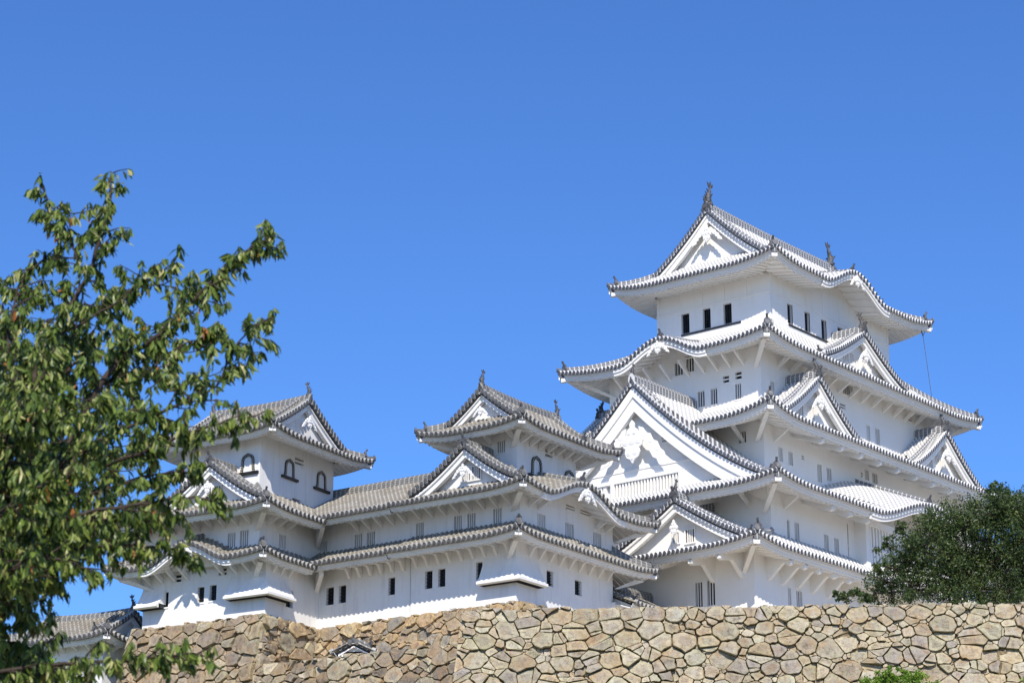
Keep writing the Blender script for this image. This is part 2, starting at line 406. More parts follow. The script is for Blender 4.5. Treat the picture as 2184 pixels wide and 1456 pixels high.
def eave(parent, st, P, lo, hi, ztop, ov, hips=(True, True), soff=.34, rafter=.42, capr=None, extra=None):
    "tile ends, pan lip, fascia boards, soffit and rafters along one side; ztop(s) = tile height at the edge"
    capr = capr or .106; fh = .70 if st.old else 1.0
    L = hi-lo; n = max(1, round(L/st.pt(P.name))); p = L/n; rafter = rafter*(.8 if P.name in 'WE' else 1.25)
    out = P(0, 0, 0)-P(0, 1, 0)
    mb = MB(); lip = []
    for i in range(n):
        s = lo+(i+.5)*p; z = ztop(s)
        sl = Vector((0, 0, -.25))
        cap_at(mb, P(s, -.02, z+.035), out+sl, capr, .20)
    ss = [lo+i*p/2 for i in range(2*n+1)]
    def dz(i): return -.035 if i % 2 == 0 else .03
    rows = [[P(s, -.03, ztop(s)+.03+dz(i)*0) for i, s in enumerate(ss)],
            [P(s, -.05, ztop(s)-.06+dz(i)) for i, s in enumerate(ss)],
            [P(s, .06, ztop(s)-.09) for s in ss]]
    mb.grid(rows, 0, flip=True)
    o = mb.build('eave_tiles', [st.cap, st.cside], parent)
    # white boards: fascia in two steps, then soffit and rafters
    fb = MB()
    def lim(s):
        m = ov
        if hips[0]: m = min(m, s-lo)
        if hips[1]: m = min(m, hi-s)
        return max(m, 0)
    k = max(8, int(L/.35)); ss = [lo+L*i/k for i in range(k+1)]
    ds = [(.06, -.07), (.13, -.09), (.13, -.21), (.20, -.225), (.20, -.34), (.27, -.35), (.27, -.42), (.30, -.40)]
    fb.grid([[P(s, min(d, lim(s)+.02), ztop(s)+z*fh) for s in ss] for d, z in ds], 0, flip=True)
    fb.grid([[P(s, min(d, lim(s)) if d > .3 else min(.30, lim(s)), ztop(s)-.40*fh+soff*(min(d, lim(s))-.3)) for s in ss] for d in (.3, ov*.5, ov)], 0, flip=True)
    o2 = fb.build('eave_boards', st.plaster, parent)
    rb = MB(); k = max(2, round(L/rafter))
    for i in range(k):
        s = lo+L*(i+.5)/k; m = lim(s)
        if m < .45: continue
        a, b = s-rafter*.24, s+rafter*.24; za, zb = ztop(a), ztop(b)
        z0, z1 = -.44*fh-.02, -.44*fh-.02+soff*(m-.36)
        rb.hexa([P(a, .36, za+z0), P(b, .36, zb+z0), P(b, m, zb+z1), P(a, m, za+z1),
                 P(a, .36, za+z0+.13), P(b, .36, zb+z0+.13), P(b, m, zb+z1+.13), P(a, m, za+z1+.13)])
    rb.build('rafters', st.plaster, o2)
    return o

BR = {}
def bracket(parent, st, P, s, z, ov, kind, label=None):
    "one prop or outrigger between wall and eave; copies share their mesh"
    key = (parent.name, kind, round(ov, 2), P.name, P.ox, P.oy, P.Hx, P.Hy)
    if key not in BR:
        mb = MB()
        zf, zo, o1 = (-.34, .06, .74) if st.old else (-.62, .02, .98)
        if kind == 'prop':
            poly = [(ov+.02, zf-.11), (ov+.02, zf+.12), (ov-o1+.12, zo+.12), (ov-o1-.14, zo+.02), (ov-o1, zo-.12)]; wd = .13
        elif kind == 'knee':
            poly = [(ov+.02, -.50), (ov+.02, .2), (ov-.80, .0), (ov-1.02, -.06), (ov-.96, -.15), (ov-.44, -.08), (ov-.34, -.12), (ov-.09, -.50)]; wd = .15
        elif kind == 'arm':
            poly = [(ov+.02, -.02), (ov+.02, .40), (.5, -.34), (.34, -.42), (.34, -.62), (.62, -.68), (1.0, -.52)]; wd = .28
        else:
            poly = [(ov+.02, -1.30), (ov+.02, .2), (.5, -.38), (.34, -.46), (.34, -.62), (.55, -.68), (ov-1.05, -.52), (ov-.92, -.58), (ov-.14, -1.26)]; wd = .24
        mb.extrude([P(-wd/2, d, q) for d, q in poly], P(wd, 0, 0)-P(0, 0, 0))
        o = mb.build('bracket', st.plaster, parent, normals=True); BR[key] = o
    else:
        o = BR[key].copy(); col.objects.link(o); o.parent = parent
    o.location = P(s, 0, z)-P(0, 0, 0)
    return o

def hip_rafter(parent, st, P, sg, ztip, ov, prop=True):
    "diagonal corner beam with a squared end under the roof corner, and its prop"
    L = P.L; mb = MB()
    def Q(t, off, z): return P(sg*(L-t)+off*.7, t+sg*off*.7, z)
    zt_ = -1.0 if st.old else -1.45; fh = .7 if st.old else 1.0
    for t0, t1, z0, z1, wd in ((.16, ov+.1, -.58*fh, -.34*fh, .13), (.10, .50, -.60*fh, -.38*fh, .17)):
        a = [Q(t0, -wd, ztip+z0), Q(t0, wd, ztip+z0), Q(t1, wd, ztip+z0+.1+.3*(t1-.5)), Q(t1, -wd, ztip+z0+.1+.3*(t1-.5))]
        mb.hexa(a+[q+Vector((0, 0, z1-z0)) for q in a])
    if prop:
        a = [Q(ov-.05, -.12, ztip+zt_), Q(ov-.05, .12, ztip+zt_), Q(ov+.1, .12, ztip+zt_), Q(ov+.1, -.12, ztip+zt_)]
        b = [Q(.55, -.12, ztip-.56), Q(.55, .12, ztip-.56), Q(.9, .12, ztip-.5), Q(.9, -.12, ztip-.5)]
        mb.hexa(a+b)
    o = mb.build('corner_beam', st.plaster, parent, normals=True)
    g = MB(); q = [Q(.06, -.15, ztip-.37*fh), Q(.06, .15, ztip-.37*fh), Q(.40, .15, ztip-.37*fh), Q(.40, -.15, ztip-.37*fh)]
    g.hexa(q+[p+Vector((0, 0, .20*fh)) for p in q]); g.build('beam_cap', st.cap, o, normals=True)

def gable_front(roof, st, P, s0, dv, W, zg, bw=.42, pend=1.0, wings=True, wins=(), tymp=.7, zlow=None, orn=True, label=None, ridge_w=.34, caps=True, inner=True):
    "triangular gable at depth dv of side P: verge tiles, bargeboards, tympanum, pendant; zg(|x|) = tile height"
    g = MB(); mid = P(s0, dv+tymp, 0)
    n = 14; xs = [W*i/n for i in range(n+1)]
    zlow = zlow if zlow is not None else zg(W)-.35
    for sg in (1, -1):
        g.grid([[P(s0+sg*x, dv+tymp, zlow) for x in xs], [P(s0+sg*x, dv+tymp, max(zlow, zg(x)-.12)) for x in xs]], 0)
    gb = g.build('gable', st.plaster, roof)
    if label: gb['label'] = label
    # verge tiles
    v = MB(); cp = MB(); out = P(0, 0, 0)-P(0, 1, 0)
    for sg in (1, -1):
        arc = [0.0]; m = 60
        for i in range(m): arc.append(arc[-1]+math.hypot(W/m, zg(W*(i+1)/m)-zg(W*i/m)))
        def xa(q):
            q = max(0, min(q, arc[-1]))
            for i in range(m):
                if arc[i+1] >= q: return W/m*(i+(q-arc[i])/(arc[i+1]-arc[i]))
            return W
        def Pv(c, l, h):
            x = xa(c); e = .02; s_ = (zg(min(W, x+e))-zg(max(0, x-e)))/((min(W, x+e)-max(0, x-e)) or 1)
            k = 1/math.hypot(1, s_)
            return P(s0+sg*(x-s_*k*h), dv+l, zg(x)+.05+h*k)
        ribs(v, Pv, .05, arc[-1], st.pitch*.98, lambda c: 0, lambda c: .62, flip=(sg < 0), zs=st.rs)
        k = max(1, round((arc[-1]-.05)/(st.pitch*.98))); p = (arc[-1]-.05)/k
        for i in range(k):
            c = .05+(i+.5)*p; cap_at(cp, Pv(c, -.02, .05), out, st.pitch*.40, .22)
        fr = [arc[-1]*i/24 for i in range(25)]
        cp.grid([[Pv(c, .0, .02) for c in fr], [Pv(c, .0, -.10) for c in fr], [Pv(c, .12, -.10) for c in fr]], 0, flip=(sg > 0))
    v.build('verge_tiles', st.tile, gb); cp.build('verge_tile_ends', [st.cap, st.cside], gb)
    # bargeboards (outer and stepped inner board)
    for lay, (d0, th, o1, o2) in enumerate(((.06, .16, .12, bw*.55), (.16, .22, bw*.55, bw*1.15)) if inner else ((.06, .2, .12, bw),)):
        for sg in (1, -1):
            b = MB(); m = 18; T, B_ = [], []
            for i in range(m+1):
                x = W*i/m; e = .03; a0, a1 = max(0, x-e), min(W, x+e); s_ = (zg(a1)-zg(a0))/(a1-a0); k = math.hypot(1, s_)
                flare = 1+.22*(i/m)**2
                T.append((x, zg(x)-o1*k)); B_.append((x, zg(x)-o2*k*flare))
            rows = []
            for d in (dv+d0, dv+d0+th):
                rows.append([P(s0+sg*x, d, z) for x, z in T]); rows.append([P(s0+sg*x, d, z) for x, z in B_])
            f0t, f0b, f1t, f1b = rows
            b.grid([f0t, f0b, f1b, f1t, f0t], 0)
            b.add([f0t[-1], f0b[-1], f1b[-1], f1t[-1]], [(0, 1, 2, 3)], 0)
            b.build('bargeboard', st.plaster, gb, normals=True)
    # small soffit behind the boards
    so_ = MB()
    for sg in (1, -1):
        so_.grid([[P(s0+sg*x, dv+.2, zg(x)-.14) for x in xs], [P(s0+sg*x, dv+tymp, zg(x)-.14) for x in xs]], 0)
    so_.build('verge_soffit', st.plaster, gb)
    if pend: pendant(gb, P, s0, dv+.02+.0, zg(0)-bw*3.2-.1*pend, pend, wings, st.pl)
    Pt = lambda s, d, z: P(s, dv+tymp-.13+d*1.0, z)
    for w_ in wins:
        a, b, c, d, k = w_[:5]; o = MB()
        o.add([Pt(a, .12, c), Pt(b, .12, c), Pt(b, .12, d), Pt(a, .12, d)], [(0, 1, 2, 3)], 1)
        for q in ((a-.07, a, c-.07, d+.07), (b, b+.07, c-.07, d+.07), (a, b, c-.07, c), (a, b, d, d+.07)):
            o.sbox(Pt, q[0], q[1], .04, .128, q[2], q[3])
        wo_ = o.build('window', [st.plaster, M['dark'] if k != 'soft' else M['shade']], gb)
        l = MB(); m = w_[5] if len(w_) > 5 else max(1, round((b-a)/.17)-1)
        for i in range(m):
            x = a+(b-a)*(i+1)/(m+1); l.sbox(Pt, x-.03, x+.03, .05, .115, c, d)
        l.build('bar_lattice', st.plaster, wo_)
    return gb

def descending_ridge(parent, st, P, s0, sg, d, x0, x1, zg, w=.26, h=.24, orn=True):
    pts = [P(s0+sg*(x0+(x1-x0)*i/12), d, zg(x0+(x1-x0)*i/12)+.12) for i in range(13)]
    mb = MB(); ridge_sweep(mb, pts, w, h, rows=2)
    o = mb.build('ridge', st.ridge, parent)
    if orn: onigawara(parent, pts[-1], pts[-1]-pts[-2], .62 if st.old else .75)
    return o

class Roof:
    """tier of eaves round a rectangle. kind 'skirt': inner rectangle; 'irimoya': hips up to gables at the
    ends of `axis` and slopes meeting at a ridge"""
    def __init__(s, parent, st, ox, oy, Hx, Hy, z0, wall, lift=.4, ll=3.2, inner=None, rise=None, prof=None, axis=None, dv=None,
                 kara=None, sides='WSEN', span=None, ends=None, label=None, brk=None, hipr=True, soff=.34, rafter=.42, tipdz=0, eavesides=None, dmax=None):
        s.st, s.z0 = st, z0; s.S = {n: Side(n, ox, oy, Hx, Hy) for n in 'WSEN'}
        s.inner, s.rise, s.prof, s.axis, s.dv, s.lift, s.ll = inner, rise, prof, axis, dv, lift, ll
        s.kara = kara or {}; s.Hx, s.Hy = Hx, Hy; s.tymp = .7; s.wall = wall; s.ox, s.oy = ox, oy
        s.dlim = dmax; s.soff = soff
        root = MB()
        for n in sides:
            P = s.S[n]; lo, hi = (span or {}).get(n, (-P.L, P.L)); e = (ends or {}).get(n, ('hip', 'hip'))
            R_, Ro = s.run(n)
            def l1(c, P=P, n=n, e=e, R_=R_, Ro=Ro):
                m = s.dtop(n, c)
                if e[0] == 'hip' and c < 0: m = min(m, s.hip(n, c+P.L))
                if e[1] == 'hip' and c > 0: m = min(m, s.hip(n, P.L-c))
                return m
            l0 = lambda c, lo=lo, hi=hi: max(0, lo-c, c-hi)
            clo = lo-(R_ if e[0] == 'valley' else 0); chi = hi+(R_ if e[1] == 'valley' else 0)
            ribs(root, lambda c, l, h, P=P, n=n: P(c, l, s.z(n, c, l)+h), clo, chi, st.pt(n), l0, l1, zs=st.rs)
        s.obj = root.build('roof', st.tile, parent)
        if label: s.obj['label'] = label
        for n in (eavesides or sides):
            P = s.S[n]; lo, hi = (span or {}).get(n, (-P.L, P.L)); e = (ends or {}).get(n, ('hip', 'hip'))
            ov = s.ov(n)
            eave(s.obj, st, P, lo, hi, lambda q, n=n: s.z(n, q, 0), ov, (e[0] == 'hip', e[1] == 'hip'), soff, rafter)
            if hipr:
                if e[1] == 'hip' and n in 'WS' or n == 'S' and e[0] == 'hip' and False: hip_rafter(s.obj, st, P, 1, s.z(n, P.L, 0), ov, prop=bool(brk))
                if n == 'W' and e[0] == 'hip': hip_rafter(s.obj, st, P, -1, s.z(n, P.L, 0), ov, prop=bool(brk))
            for q, kind in (brk or {}).get(n, []):
                bracket(s.obj, st, P, q, s.z0+(s.z(n, q, 0)-s.z0)*(1 if n not in s.kara else .0), ov, kind)
            if n in s.kara:
                s.kara_board(n)
        # hip ridges
        for n, sg, o in (('W', 1, 'S'), ('W', -1, 'N'), ('E', -1, 'S'), ('E', 1, 'N')):
            if n not in sides or o not in sides: continue
            e = (ends or {}).get(n, ('hip', 'hip'))
            if e[1 if sg > 0 else 0] != 'hip': continue
            P = s.S[n]; R_, Ro = s.run(n); D = R_ if inner else dv+.3
            pts = []
            for i in range(11):
                d = .32+(D-.32)*i/10; lat = P.L-(d*Ro/R_ if inner else d)
                pts.append(P(sg*lat, d, s.z(n, sg*lat, d)+.07))
            mb = MB(); ridge_sweep(mb, pts, .27, .26, rows=2); mb.build('hip_ridge', st.ridge, s.obj)
            onigawara(s.obj, pts[0]+Vector((0, 0, .10)), pts[0]-pts[1], .62 if st.old else .8)
            mb = MB(); tip = [P(sg*(P.L-d), d, s.z(n, sg*(P.L-d), d)+.08+.10*(1-d/.4)) for d in (-.04, .15, .40)]
            mb.tube(tip, [.10, .12, .13], 8); cap_at(mb, tip[0], tip[0]-tip[1], .13, .08, 0, 0)
            mb.build('corner_tile', st.cap, s.obj)
    def ov(s, n):
        return s.wall[0] if n in 'WE' else s.wall[1]
    def run(s, n):
        if s.inner:
            a, b = s.Hx-s.inner[0], s.Hy-s.inner[1]
            return (a, b) if n in 'WE' else (b, a)
        m = s.Hy if s.axis == 'x' else s.Hx
        return (m, m)
    def dtop(s, n, c):
        P = s.S[n]; end = s.axis and n in ('WE' if s.axis == 'x' else 'SN')
        if s.dlim and n in s.dlim: return s.dlim[n]
        if s.inner: return s.run(n)[0]
        if end: return s.dv+s.tymp
        if abs(c) < P.L-s.dv-.5: return P.D
        return s.dv+.5
    def hip(s, n, q):
        if s.inner:
            R_, Ro = s.run(n); return R_*max(q, 0)/Ro
        if s.axis and n not in ('WE' if s.axis == 'x' else 'SN') and q > s.dv+.5: return 99
        return max(q, 0)
    def pf(s, d, n='S'):
        if s.prof: return s.prof[0]*d+s.prof[1]*d*d
        t = d/s.run(n)[0]; return s.rise*(.72*t+.28*t*t)
    def z(s, n, c, d):
        P = s.S[n]; q = max(0, 1-(P.L-abs(c))/s.ll); R_ = s.run(n)[0] if s.inner else 3.0
        z = s.z0+s.pf(d, n)+s.lift*q*q*max(0, 1-d/R_)
        if n in s.kara:
            s0, hw, h = s.kara[n][:3]; b = bell(c-s0, hw)
            if b > 0:
                dip = -.10*h*math.sin(math.pi*min(1, abs(abs(c-s0)-hw*.82)/(hw*.35))) if False else 0
                z = smax(z, s.z0+b*h+s.ks(n)*d*min(1, b*3), .15) if d > 0 else max(z, s.z0+b*h)
        return z
    def ks(s, n): return s.kara[n][3] if len(s.kara[n]) > 3 else .15
    def kara_board(s, n):
        P = s.S[n]; s0, hw, h = s.kara[n][:3]; st = s.st; m = 40
        ext = hw*1.12; zf = lambda q: max(s.z(n, s0+q, 0), s.z0)
        mb = MB()
        for d0, d1, a, b in (((.07, .18, .10, .22), (.13, .26, .20, .34)) if st.old else ((.03, .16, .10, .27), (.10, .22, .25, .45))):
            T = [P(s0-ext+2*ext*i/m, d0, zf(-ext+2*ext*i/m)-a) for i in range(m+1)]
            B_ = [P(s0-ext+2*ext*i/m, d0, zf(-ext+2*ext*i/m)-b-.04*abs(-1+2*i/m)) for i in range(m+1)]
            back = P(0, d1, 0)-P(0, d0, 0)
            T2 = [p+back for p in T]; B2 = [p+back for p in B_]
            mb.grid([T, B_, B2, T2, T], 0); mb.add([T[0], B_[0], B2[0], T2[0]], [(0, 1, 2, 3)]); mb.add([T[-1], B_[-1], B2[-1], T2[-1]], [(0, 1, 2, 3)])
        o = mb.build('curved_gable_board', st.plaster, s.obj, normals=True)
        pendant(o, P, s0, .02, s.z0+h-.42, .62, True, st.pl)
        # tympanum behind the curved board, flush over the wall
        ov = s.ov(n); t = MB()
        t.grid([[P(s0+hw*q/10, ov-.02, s.z0+.38) for q in range(-10, 11)], [P(s0+hw*q/10, ov-.02, max(s.z0+.38, zf(hw*q/10)-.28*(.7 if st.old else 1)+s.soff*(ov-.3))) for q in range(-10, 11)]], 0)
        t.build('curved_gable_panel', st.plaster, o)
        # short ridge on the crest
        dl = 0
        while s.z0+s.pf(dl, n) < s.z0+h+s.ks(n)*dl and dl < min(8, s.run(n)[0]*.98): dl += .1
        pts = [P(s0, .25+(dl-.25)*i/6, s.z(n, s0, .25+(dl-.25)*i/6)+.10) for i in range(7)]
        mb = MB(); ridge_sweep(mb, pts, .24, .22, rows=2); mb.build('ridge', st.ridge, s.obj)
        onigawara(s.obj, pts[0], pts[0]-pts[1], .8)
    def irimoya_end(s, n, **kw):
        "gable at end n of an irimoya roof with its verge, descending ridges"
        P = s.S[n]; W = P.L-s.dv
        zg = lambda x: s.z0+s.pf(P.L-abs(x))
        gb = gable_front(s.obj, s.st, P, 0, s.dv, W, zg, tymp=s.tymp, zlow=s.z0+s.pf(s.dv)+.0, **kw)
        for sg in (1, -1): descending_ridge(gb, s.st, P, 0, sg, s.dv+.72, .1, W-.15, zg, orn=True)
        return gb
    def main_ridge(s, h=.55, w=.36, fish=(1, 1), fs=1.0):
        zt = s.z0+s.pf(s.S['S'].D if s.axis == 'x' else s.S['W'].D)
        if s.axis == 'x': a, b = Vector((s.ox-s.Hx+s.dv-.05, s.oy, zt)), Vector((s.ox+s.Hx-s.dv+.05, s.oy, zt))
        else: a, b = Vector((s.ox, s.oy-s.Hy+s.dv-.05, zt)), Vector((s.ox, s.oy+s.Hy-s.dv+.05, zt))
        mb = MB(); pts = ridge_pts(a, b, 12, .10); ridge_sweep(mb, pts, w, h, rows=4); mb.build('main_ridge', s.st.ridge, s.obj)
        u = (b-a).normalized()
        onigawara(s.obj, a+Vector((0, 0, .05)), -u, 1.15*fs); onigawara(s.obj, b+Vector((0, 0, .05)), u, 1.15*fs)
        if fish[0]: shachi(s.obj, a+u*.45*fs+Vector((0, 0, h*1.02)), u, fs)
        if fish[1]: shachi(s.obj, b-u*.45*fs+Vector((0, 0, h*1.02)), -u, fs)

def chidori(roof, n, s0, dv, W, za, zb, dback, k=1.3, pend=.8, wins=(), wings=True, bw=.40, tymp=.65, rh=.32, zrb=None, fish=False, label=None, osc=.9, clipW=None):
    "triangular dormer gable standing on side n of a roof"
    st, P = roof.st, roof.S[n]
    zg = lambda x: zb+(za-zb)*(1-min(1, abs(x)/W))**k
    gb = gable_front(roof.obj, st, P, s0, dv, W, zg, bw=bw, pend=pend, wings=wings, wins=wins, tymp=tymp, zlow=zb-.5, label=label)
    # slopes
    mb = MB()
    for sg in (1, -1):
        def lend(c, sg=sg):
            for i in range(50):
                x = W*i/50
                if zg(x) < roof.z(n, s0+sg*x, min(c, roof.run(n)[0] if roof.inner else 99))-.10: return x
            return W
        ribs(mb, lambda c, l, h, sg=sg: P(s0+sg*(l+h*.4), c, zg(l)+h+.02), dv+.6, dback, st.pitch, lambda c: .0, lend, step=.45, flip=(sg > 0), zs=st.rs)
    mb.build('gable_roof', st.tile, gb)
    for sg in (1, -1): descending_ridge(gb, st, P, s0, sg, dv+.72, .1, W*.86, zg, orn=True)
    mb = MB(); ridge_sweep(mb, [P(s0, dv+.02+(dback-dv)*i/6, za+.10) for i in range(7)], .30, rh, rows=3)
    mb.build('ridge', st.ridge, gb)
    out = P(0, 0, 0)-P(0, 1, 0)
    onigawara(gb, P(s0, dv-.02, za+.14), out, osc)
    if fish: shachi(gb, P(s0, dv+.25, za+.1+rh), -out, fish)
    return gb

def storey(parent, st, ox, oy, hx, hy, z0, z1, holes=None, kato=None, label=None):
    "four plastered walls of one storey; holes = {side: [(s0, s1, z0, z1, kind), ...]}"
    mb = MB()
    for n in 'WSEN':
        P = Side(n, ox, oy, hx, hy)
        wall_with_openings(mb, P, -P.L, P.L, z0, z1, [(h[0], h[1], h[2], h[3]) for h in (holes or {}).get(n, [])])
    o = mb.build('wall', st.plaster, parent)
    if label: o['label'] = label
    for n, hs in (holes or {}).items():
        P = Side(n, ox, oy, hx, hy)
        for h in hs: window(o, P, (*h[:5], st.pl, *h[5:]))
    for n, sc, z, w_, h_ in kato or []: kato_window(o, Side(n, ox, oy, hx, hy), sc, z, w_, h_)
    return o
def flare(parent, st, P, a, b, zt, zb, out=.62, Q=None, qa=None, label=None, lw=.16):
    """stone-drop bay: wall skirt flaring outwards with a small ledge; on side P from s=a to s=b; if Q is
    given it turns the corner (b = P.L) and runs on along side Q to s=qa"""
    def path(o):
        if Q: return lambda z: [P(a, -o, z), P(P.L+o, -o, z), Q(qa, -o, z)]
        return lambda z: [P(a, -o, z), P(b, -o, z)]
    mb = MB(); rows = []; n = 8
    for i in range(n+1):
        t = i/n; rows.append(path(out*t**1.6 if t else .004)(zt+(zb-zt)*t))
    mb.grid(rows, 0, flip=True)
    for e, S_, s_ in ((0, P, a), (-1, Q or P, qa if Q else b)):
        side = [r[e] for r in rows]+[S_(s_, 0, zb)]
        mb.add(side, [list(range(len(side)))], 0)
    o = mb.build('stone_drop_bay', st.plaster, parent, normals=True)
    if label: o['label'] = label
    l = MB(); sh = lambda f, e, w: [f[0]+(w if e else Vector())]+f[1:]
    f0, f1 = path(out-.04), path(out+lw)
    A0, A1, B0, B1 = f0(zb+.02), f1(zb-.05), f0(zb-.22), f1(zb-.17)
    l.grid([A0, A1, B1, B0], 0, flip=True)
    for e in (0, -1): l.add([A0[e], A1[e], B1[e], B0[e]], [(0, 1, 2, 3)])
    l.build('ledge', st.plaster, o, normals=True)
    d = MB(); d.grid([path(out-.05)(zb-.2), path(.02)(zb-.2)], 0); d.grid([path(out-.06)(zb-.2), path(out-.06)(zb-.02)], 0); d.build('drop_opening', M['dark'], o)
    return o
def spread(lo, hi, step, kind, off=0):
    n = max(1, round((hi-lo)/step)); return [(lo+(hi-lo)*(i+.5)/n+off, kind) for i in range(n)]

# ================================================================== the buildings
def Wy(lst, oy=0):
    "openings measured along y on a west wall -> s"
    return [(-(max(a, b)-oy), -(min(a, b)-oy), *r) for a, b, *r in lst]
def Sx(lst, ox=0):
    return [(min(a, b)-ox, max(a, b)-ox, *r) for a, b, *r in lst]

# ---------------------------------------------------------------- main keep
mk = tag(empty('castle_keep', (118.33, 74.06, 0)), 'tall main keep with five tiers of bright white tiled roofs, highest building on the hill', 'castle keep')
def pairs(z0, z1, xs, w=.45, gap=.5, kind='bars', n=1):
    return [(x, x+w, z0, z1, kind, n) for x in xs]+[(x+w+gap, x+2*w+gap, z0, z1, kind, n) for x in xs]
# top storey
eW = [(2.21, 1.69), (.64, .15), (-.84, -1.36)]
top = storey(mk, NEW, 0, 0, 6.91, 4.08, 42.4, 46.95, {
    'W': Wy([(a+.08, b-.02, 43.72, 44.98, 'open') for a, b in eW]),
    'S': Sx([(x-.12, x+.44, 43.62, 44.86, 'open') for x in (-4.93, -3.0, -1.1, .8, 2.7)])})
tr = MB()
P = Side('W', 0, 0, 6.91, 4.08)
for a, b in eW: tr.sbox(P, -b, -b+.56, -.015, .05, 43.70, 45.0)
for n_, lim in (('W', 4.08), ('S', 6.91)):
    Q = Side(n_, 0, 0, 6.91, 4.08)
    tr.sbox(Q, -lim-.0, lim+.0, -.045, .02, 45.08, 45.20)
    k = 5 if n_ == 'W' else 7
    for i in range(k+1):
        x = -lim+.12+(2*lim-.24)*i/k; tr.sbox(Q, x-.09, x+.09, -.03, .02, 45.20, 46.6)
for x in (-4.93, -3.0, -1.1, .8, 2.7): tr.sbox(Side('S', 0, 0, 6.91, 4.08), x+.44, x+1.30, -.015, .05, 43.60, 44.88)
tr.build('shutter', M['plaster'], top, normals=True)
sb = MB(); sb.sbox(P, -2.3, 2.0, -.06, .02, 43.58, 43.68); sb.sbox(Side('S', 0, 0, 6.91, 4.08), -5.0, 4.1, -.06, .02, 43.48, 43.58)
sb.build('window_sill', M['black'], top, normals=True)
rE = Roof(mk, NEW, 0, 0, 9.25, 5.99, 46.38, (2.34, 1.91), lift=.5, ll=3.4, prof=(.48, .0505), axis='x', dv=1.95, kara={'S': (0, 3.5, 1.3), 'N': (0, 3.5, 1.3)}, soff=.18, rafter=.46)
rE.irimoya_end('W', bw=.42, pend=.85); rE.irimoya_end('E', bw=.42, pend=.85); rE.main_ridge(.55, .36, fs=.86)
# fourth tier
storey(mk, NEW, 0, 0, 10.19, 5.33, 36.6, 41.1, {
    'W': Wy([(.59, .03, 39.99, 40.75, 'bars', 2), (-.22, -.76, 40.05, 40.95, 'bars', 2), (-2.75, -3.17, 38.93, 39.32, 'slit'), (-3.6, -4.04, 38.98, 39.4, 'slit'),
             (-.98, -1.45, 37.80, 38.72, 'bars', 2), (-1.88, -2.33, 37.79, 38.72, 'bars', 2), (-3.57, -3.97, 37.80, 38.70, 'bars', 2)]),
    'S': Sx([(-1.12, 0, 39.95, 40.65, 'bars', 4), (-1.57, -.92, 38.97, 39.25, 'slit'), (1.43, 1.86, 37.55, 38.55, 'bars', 2), (2.48, 3.0, 37.55, 38.58, 'bars', 2), (-9.2, -8.8, 37.9, 38.8, 'bars', 2),
             (6.3, 7.2, 40.0, 40.3, 'slit')])})
rD = Roof(mk, NEW, 0, 0, 12.55, 7.35, 40.45, (2.36, 2.02), lift=.45, ll=4, inner=(6.91, 4.08), rise=2.6, kara={'W': (-.1, 2.9, 1.1)},
          brk={'W': [(q, 'prop') for q in (-4.3, -3.2, -2.1, -.9, .4, 1.5, 2.4, 3.3, 4.2)], 'S': spread(-9.0, 9.4, 1.3, 'prop')})
chidori(rD, 'S', 0, 1.0, 4.9, 43.75, 41.3, 3.3, pend=.62, wins=[(-1.5, -1.1, 41.75, 42.45, 'bars', 2), (-.9, -.5, 41.75, 42.45, 'bars', 2), (.5, .9, 41.75, 42.3, 'bars', 2), (1.1, 1.5, 41.75, 42.3, 'bars', 2)], fish=.55, rh=.42)
# third tier
storey(mk, NEW, 0, 0, 12.1, 6.6, 31.6, 35.9, {
    'W': Wy([(-4.97, -5.43, 34.55, 35.2, 'bars', 2)]),
    'S': Sx([(-10.62, -10.2, 33.6, 34.4, 'bars', 2), (-9.59, -9.14, 33.6, 34.36, 'bars', 2), (-6.55, -6.08, 33.2, 34.26, 'bars', 2), (-5.52, -5.02, 33.5, 34.25, 'bars', 2),
             (-1.22, -.76, 34.42, 35.02, 'bars', 2), (-.35, .24, 34.4, 35.0, 'bars', 2), (-8.2, -7.95, 34.2, 34.42, 'louver'), (-2.4, -2.1, 34.0, 34.25, 'louver'), (1.6, 1.85, 34.0, 34.25, 'louver'), (-1.7, -1.45, 34.5, 34.75, 'louver')])})
rC = Roof(mk, NEW, 0, 0, 14.86, 8.89, 35.30, (2.76, 2.29), lift=.6, ll=3.6, inner=(10.19, 5.33), rise=2.0,
          brk={'W': [(5.2, 'prop')], 'S': [(-11.0, 'prop')]+[(q, 'arm') for q in (-9.0, -6.9, -4.8, -2.7, -.6, 1.5, 3.6, 5.7, 7.8, 9.9, 11.5)]})
for s_ in (-7.45, 7.4):
    chidori(rC, 'S', s_, 1.35, 4.5, 38.95, 35.95, 3.55, pend=.72, wins=[(-1.5+s_, -1.0+s_, 36.6, 37.4, 'bars', 2), (-.3+s_, .2+s_, 36.6, 37.4, 'bars', 2)], fish=.48, rh=.42,
            label='gable with carved pendant on the south side of the third tier, %s one' % ('western' if s_ < 0 else 'eastern'))
    chidori(rC, 'N', -s_+(.85 if s_ < 0 else 0), 1.35, 4.5, 38.95, 35.95, 3.55, pend=.72, fish=.55, rh=.42)
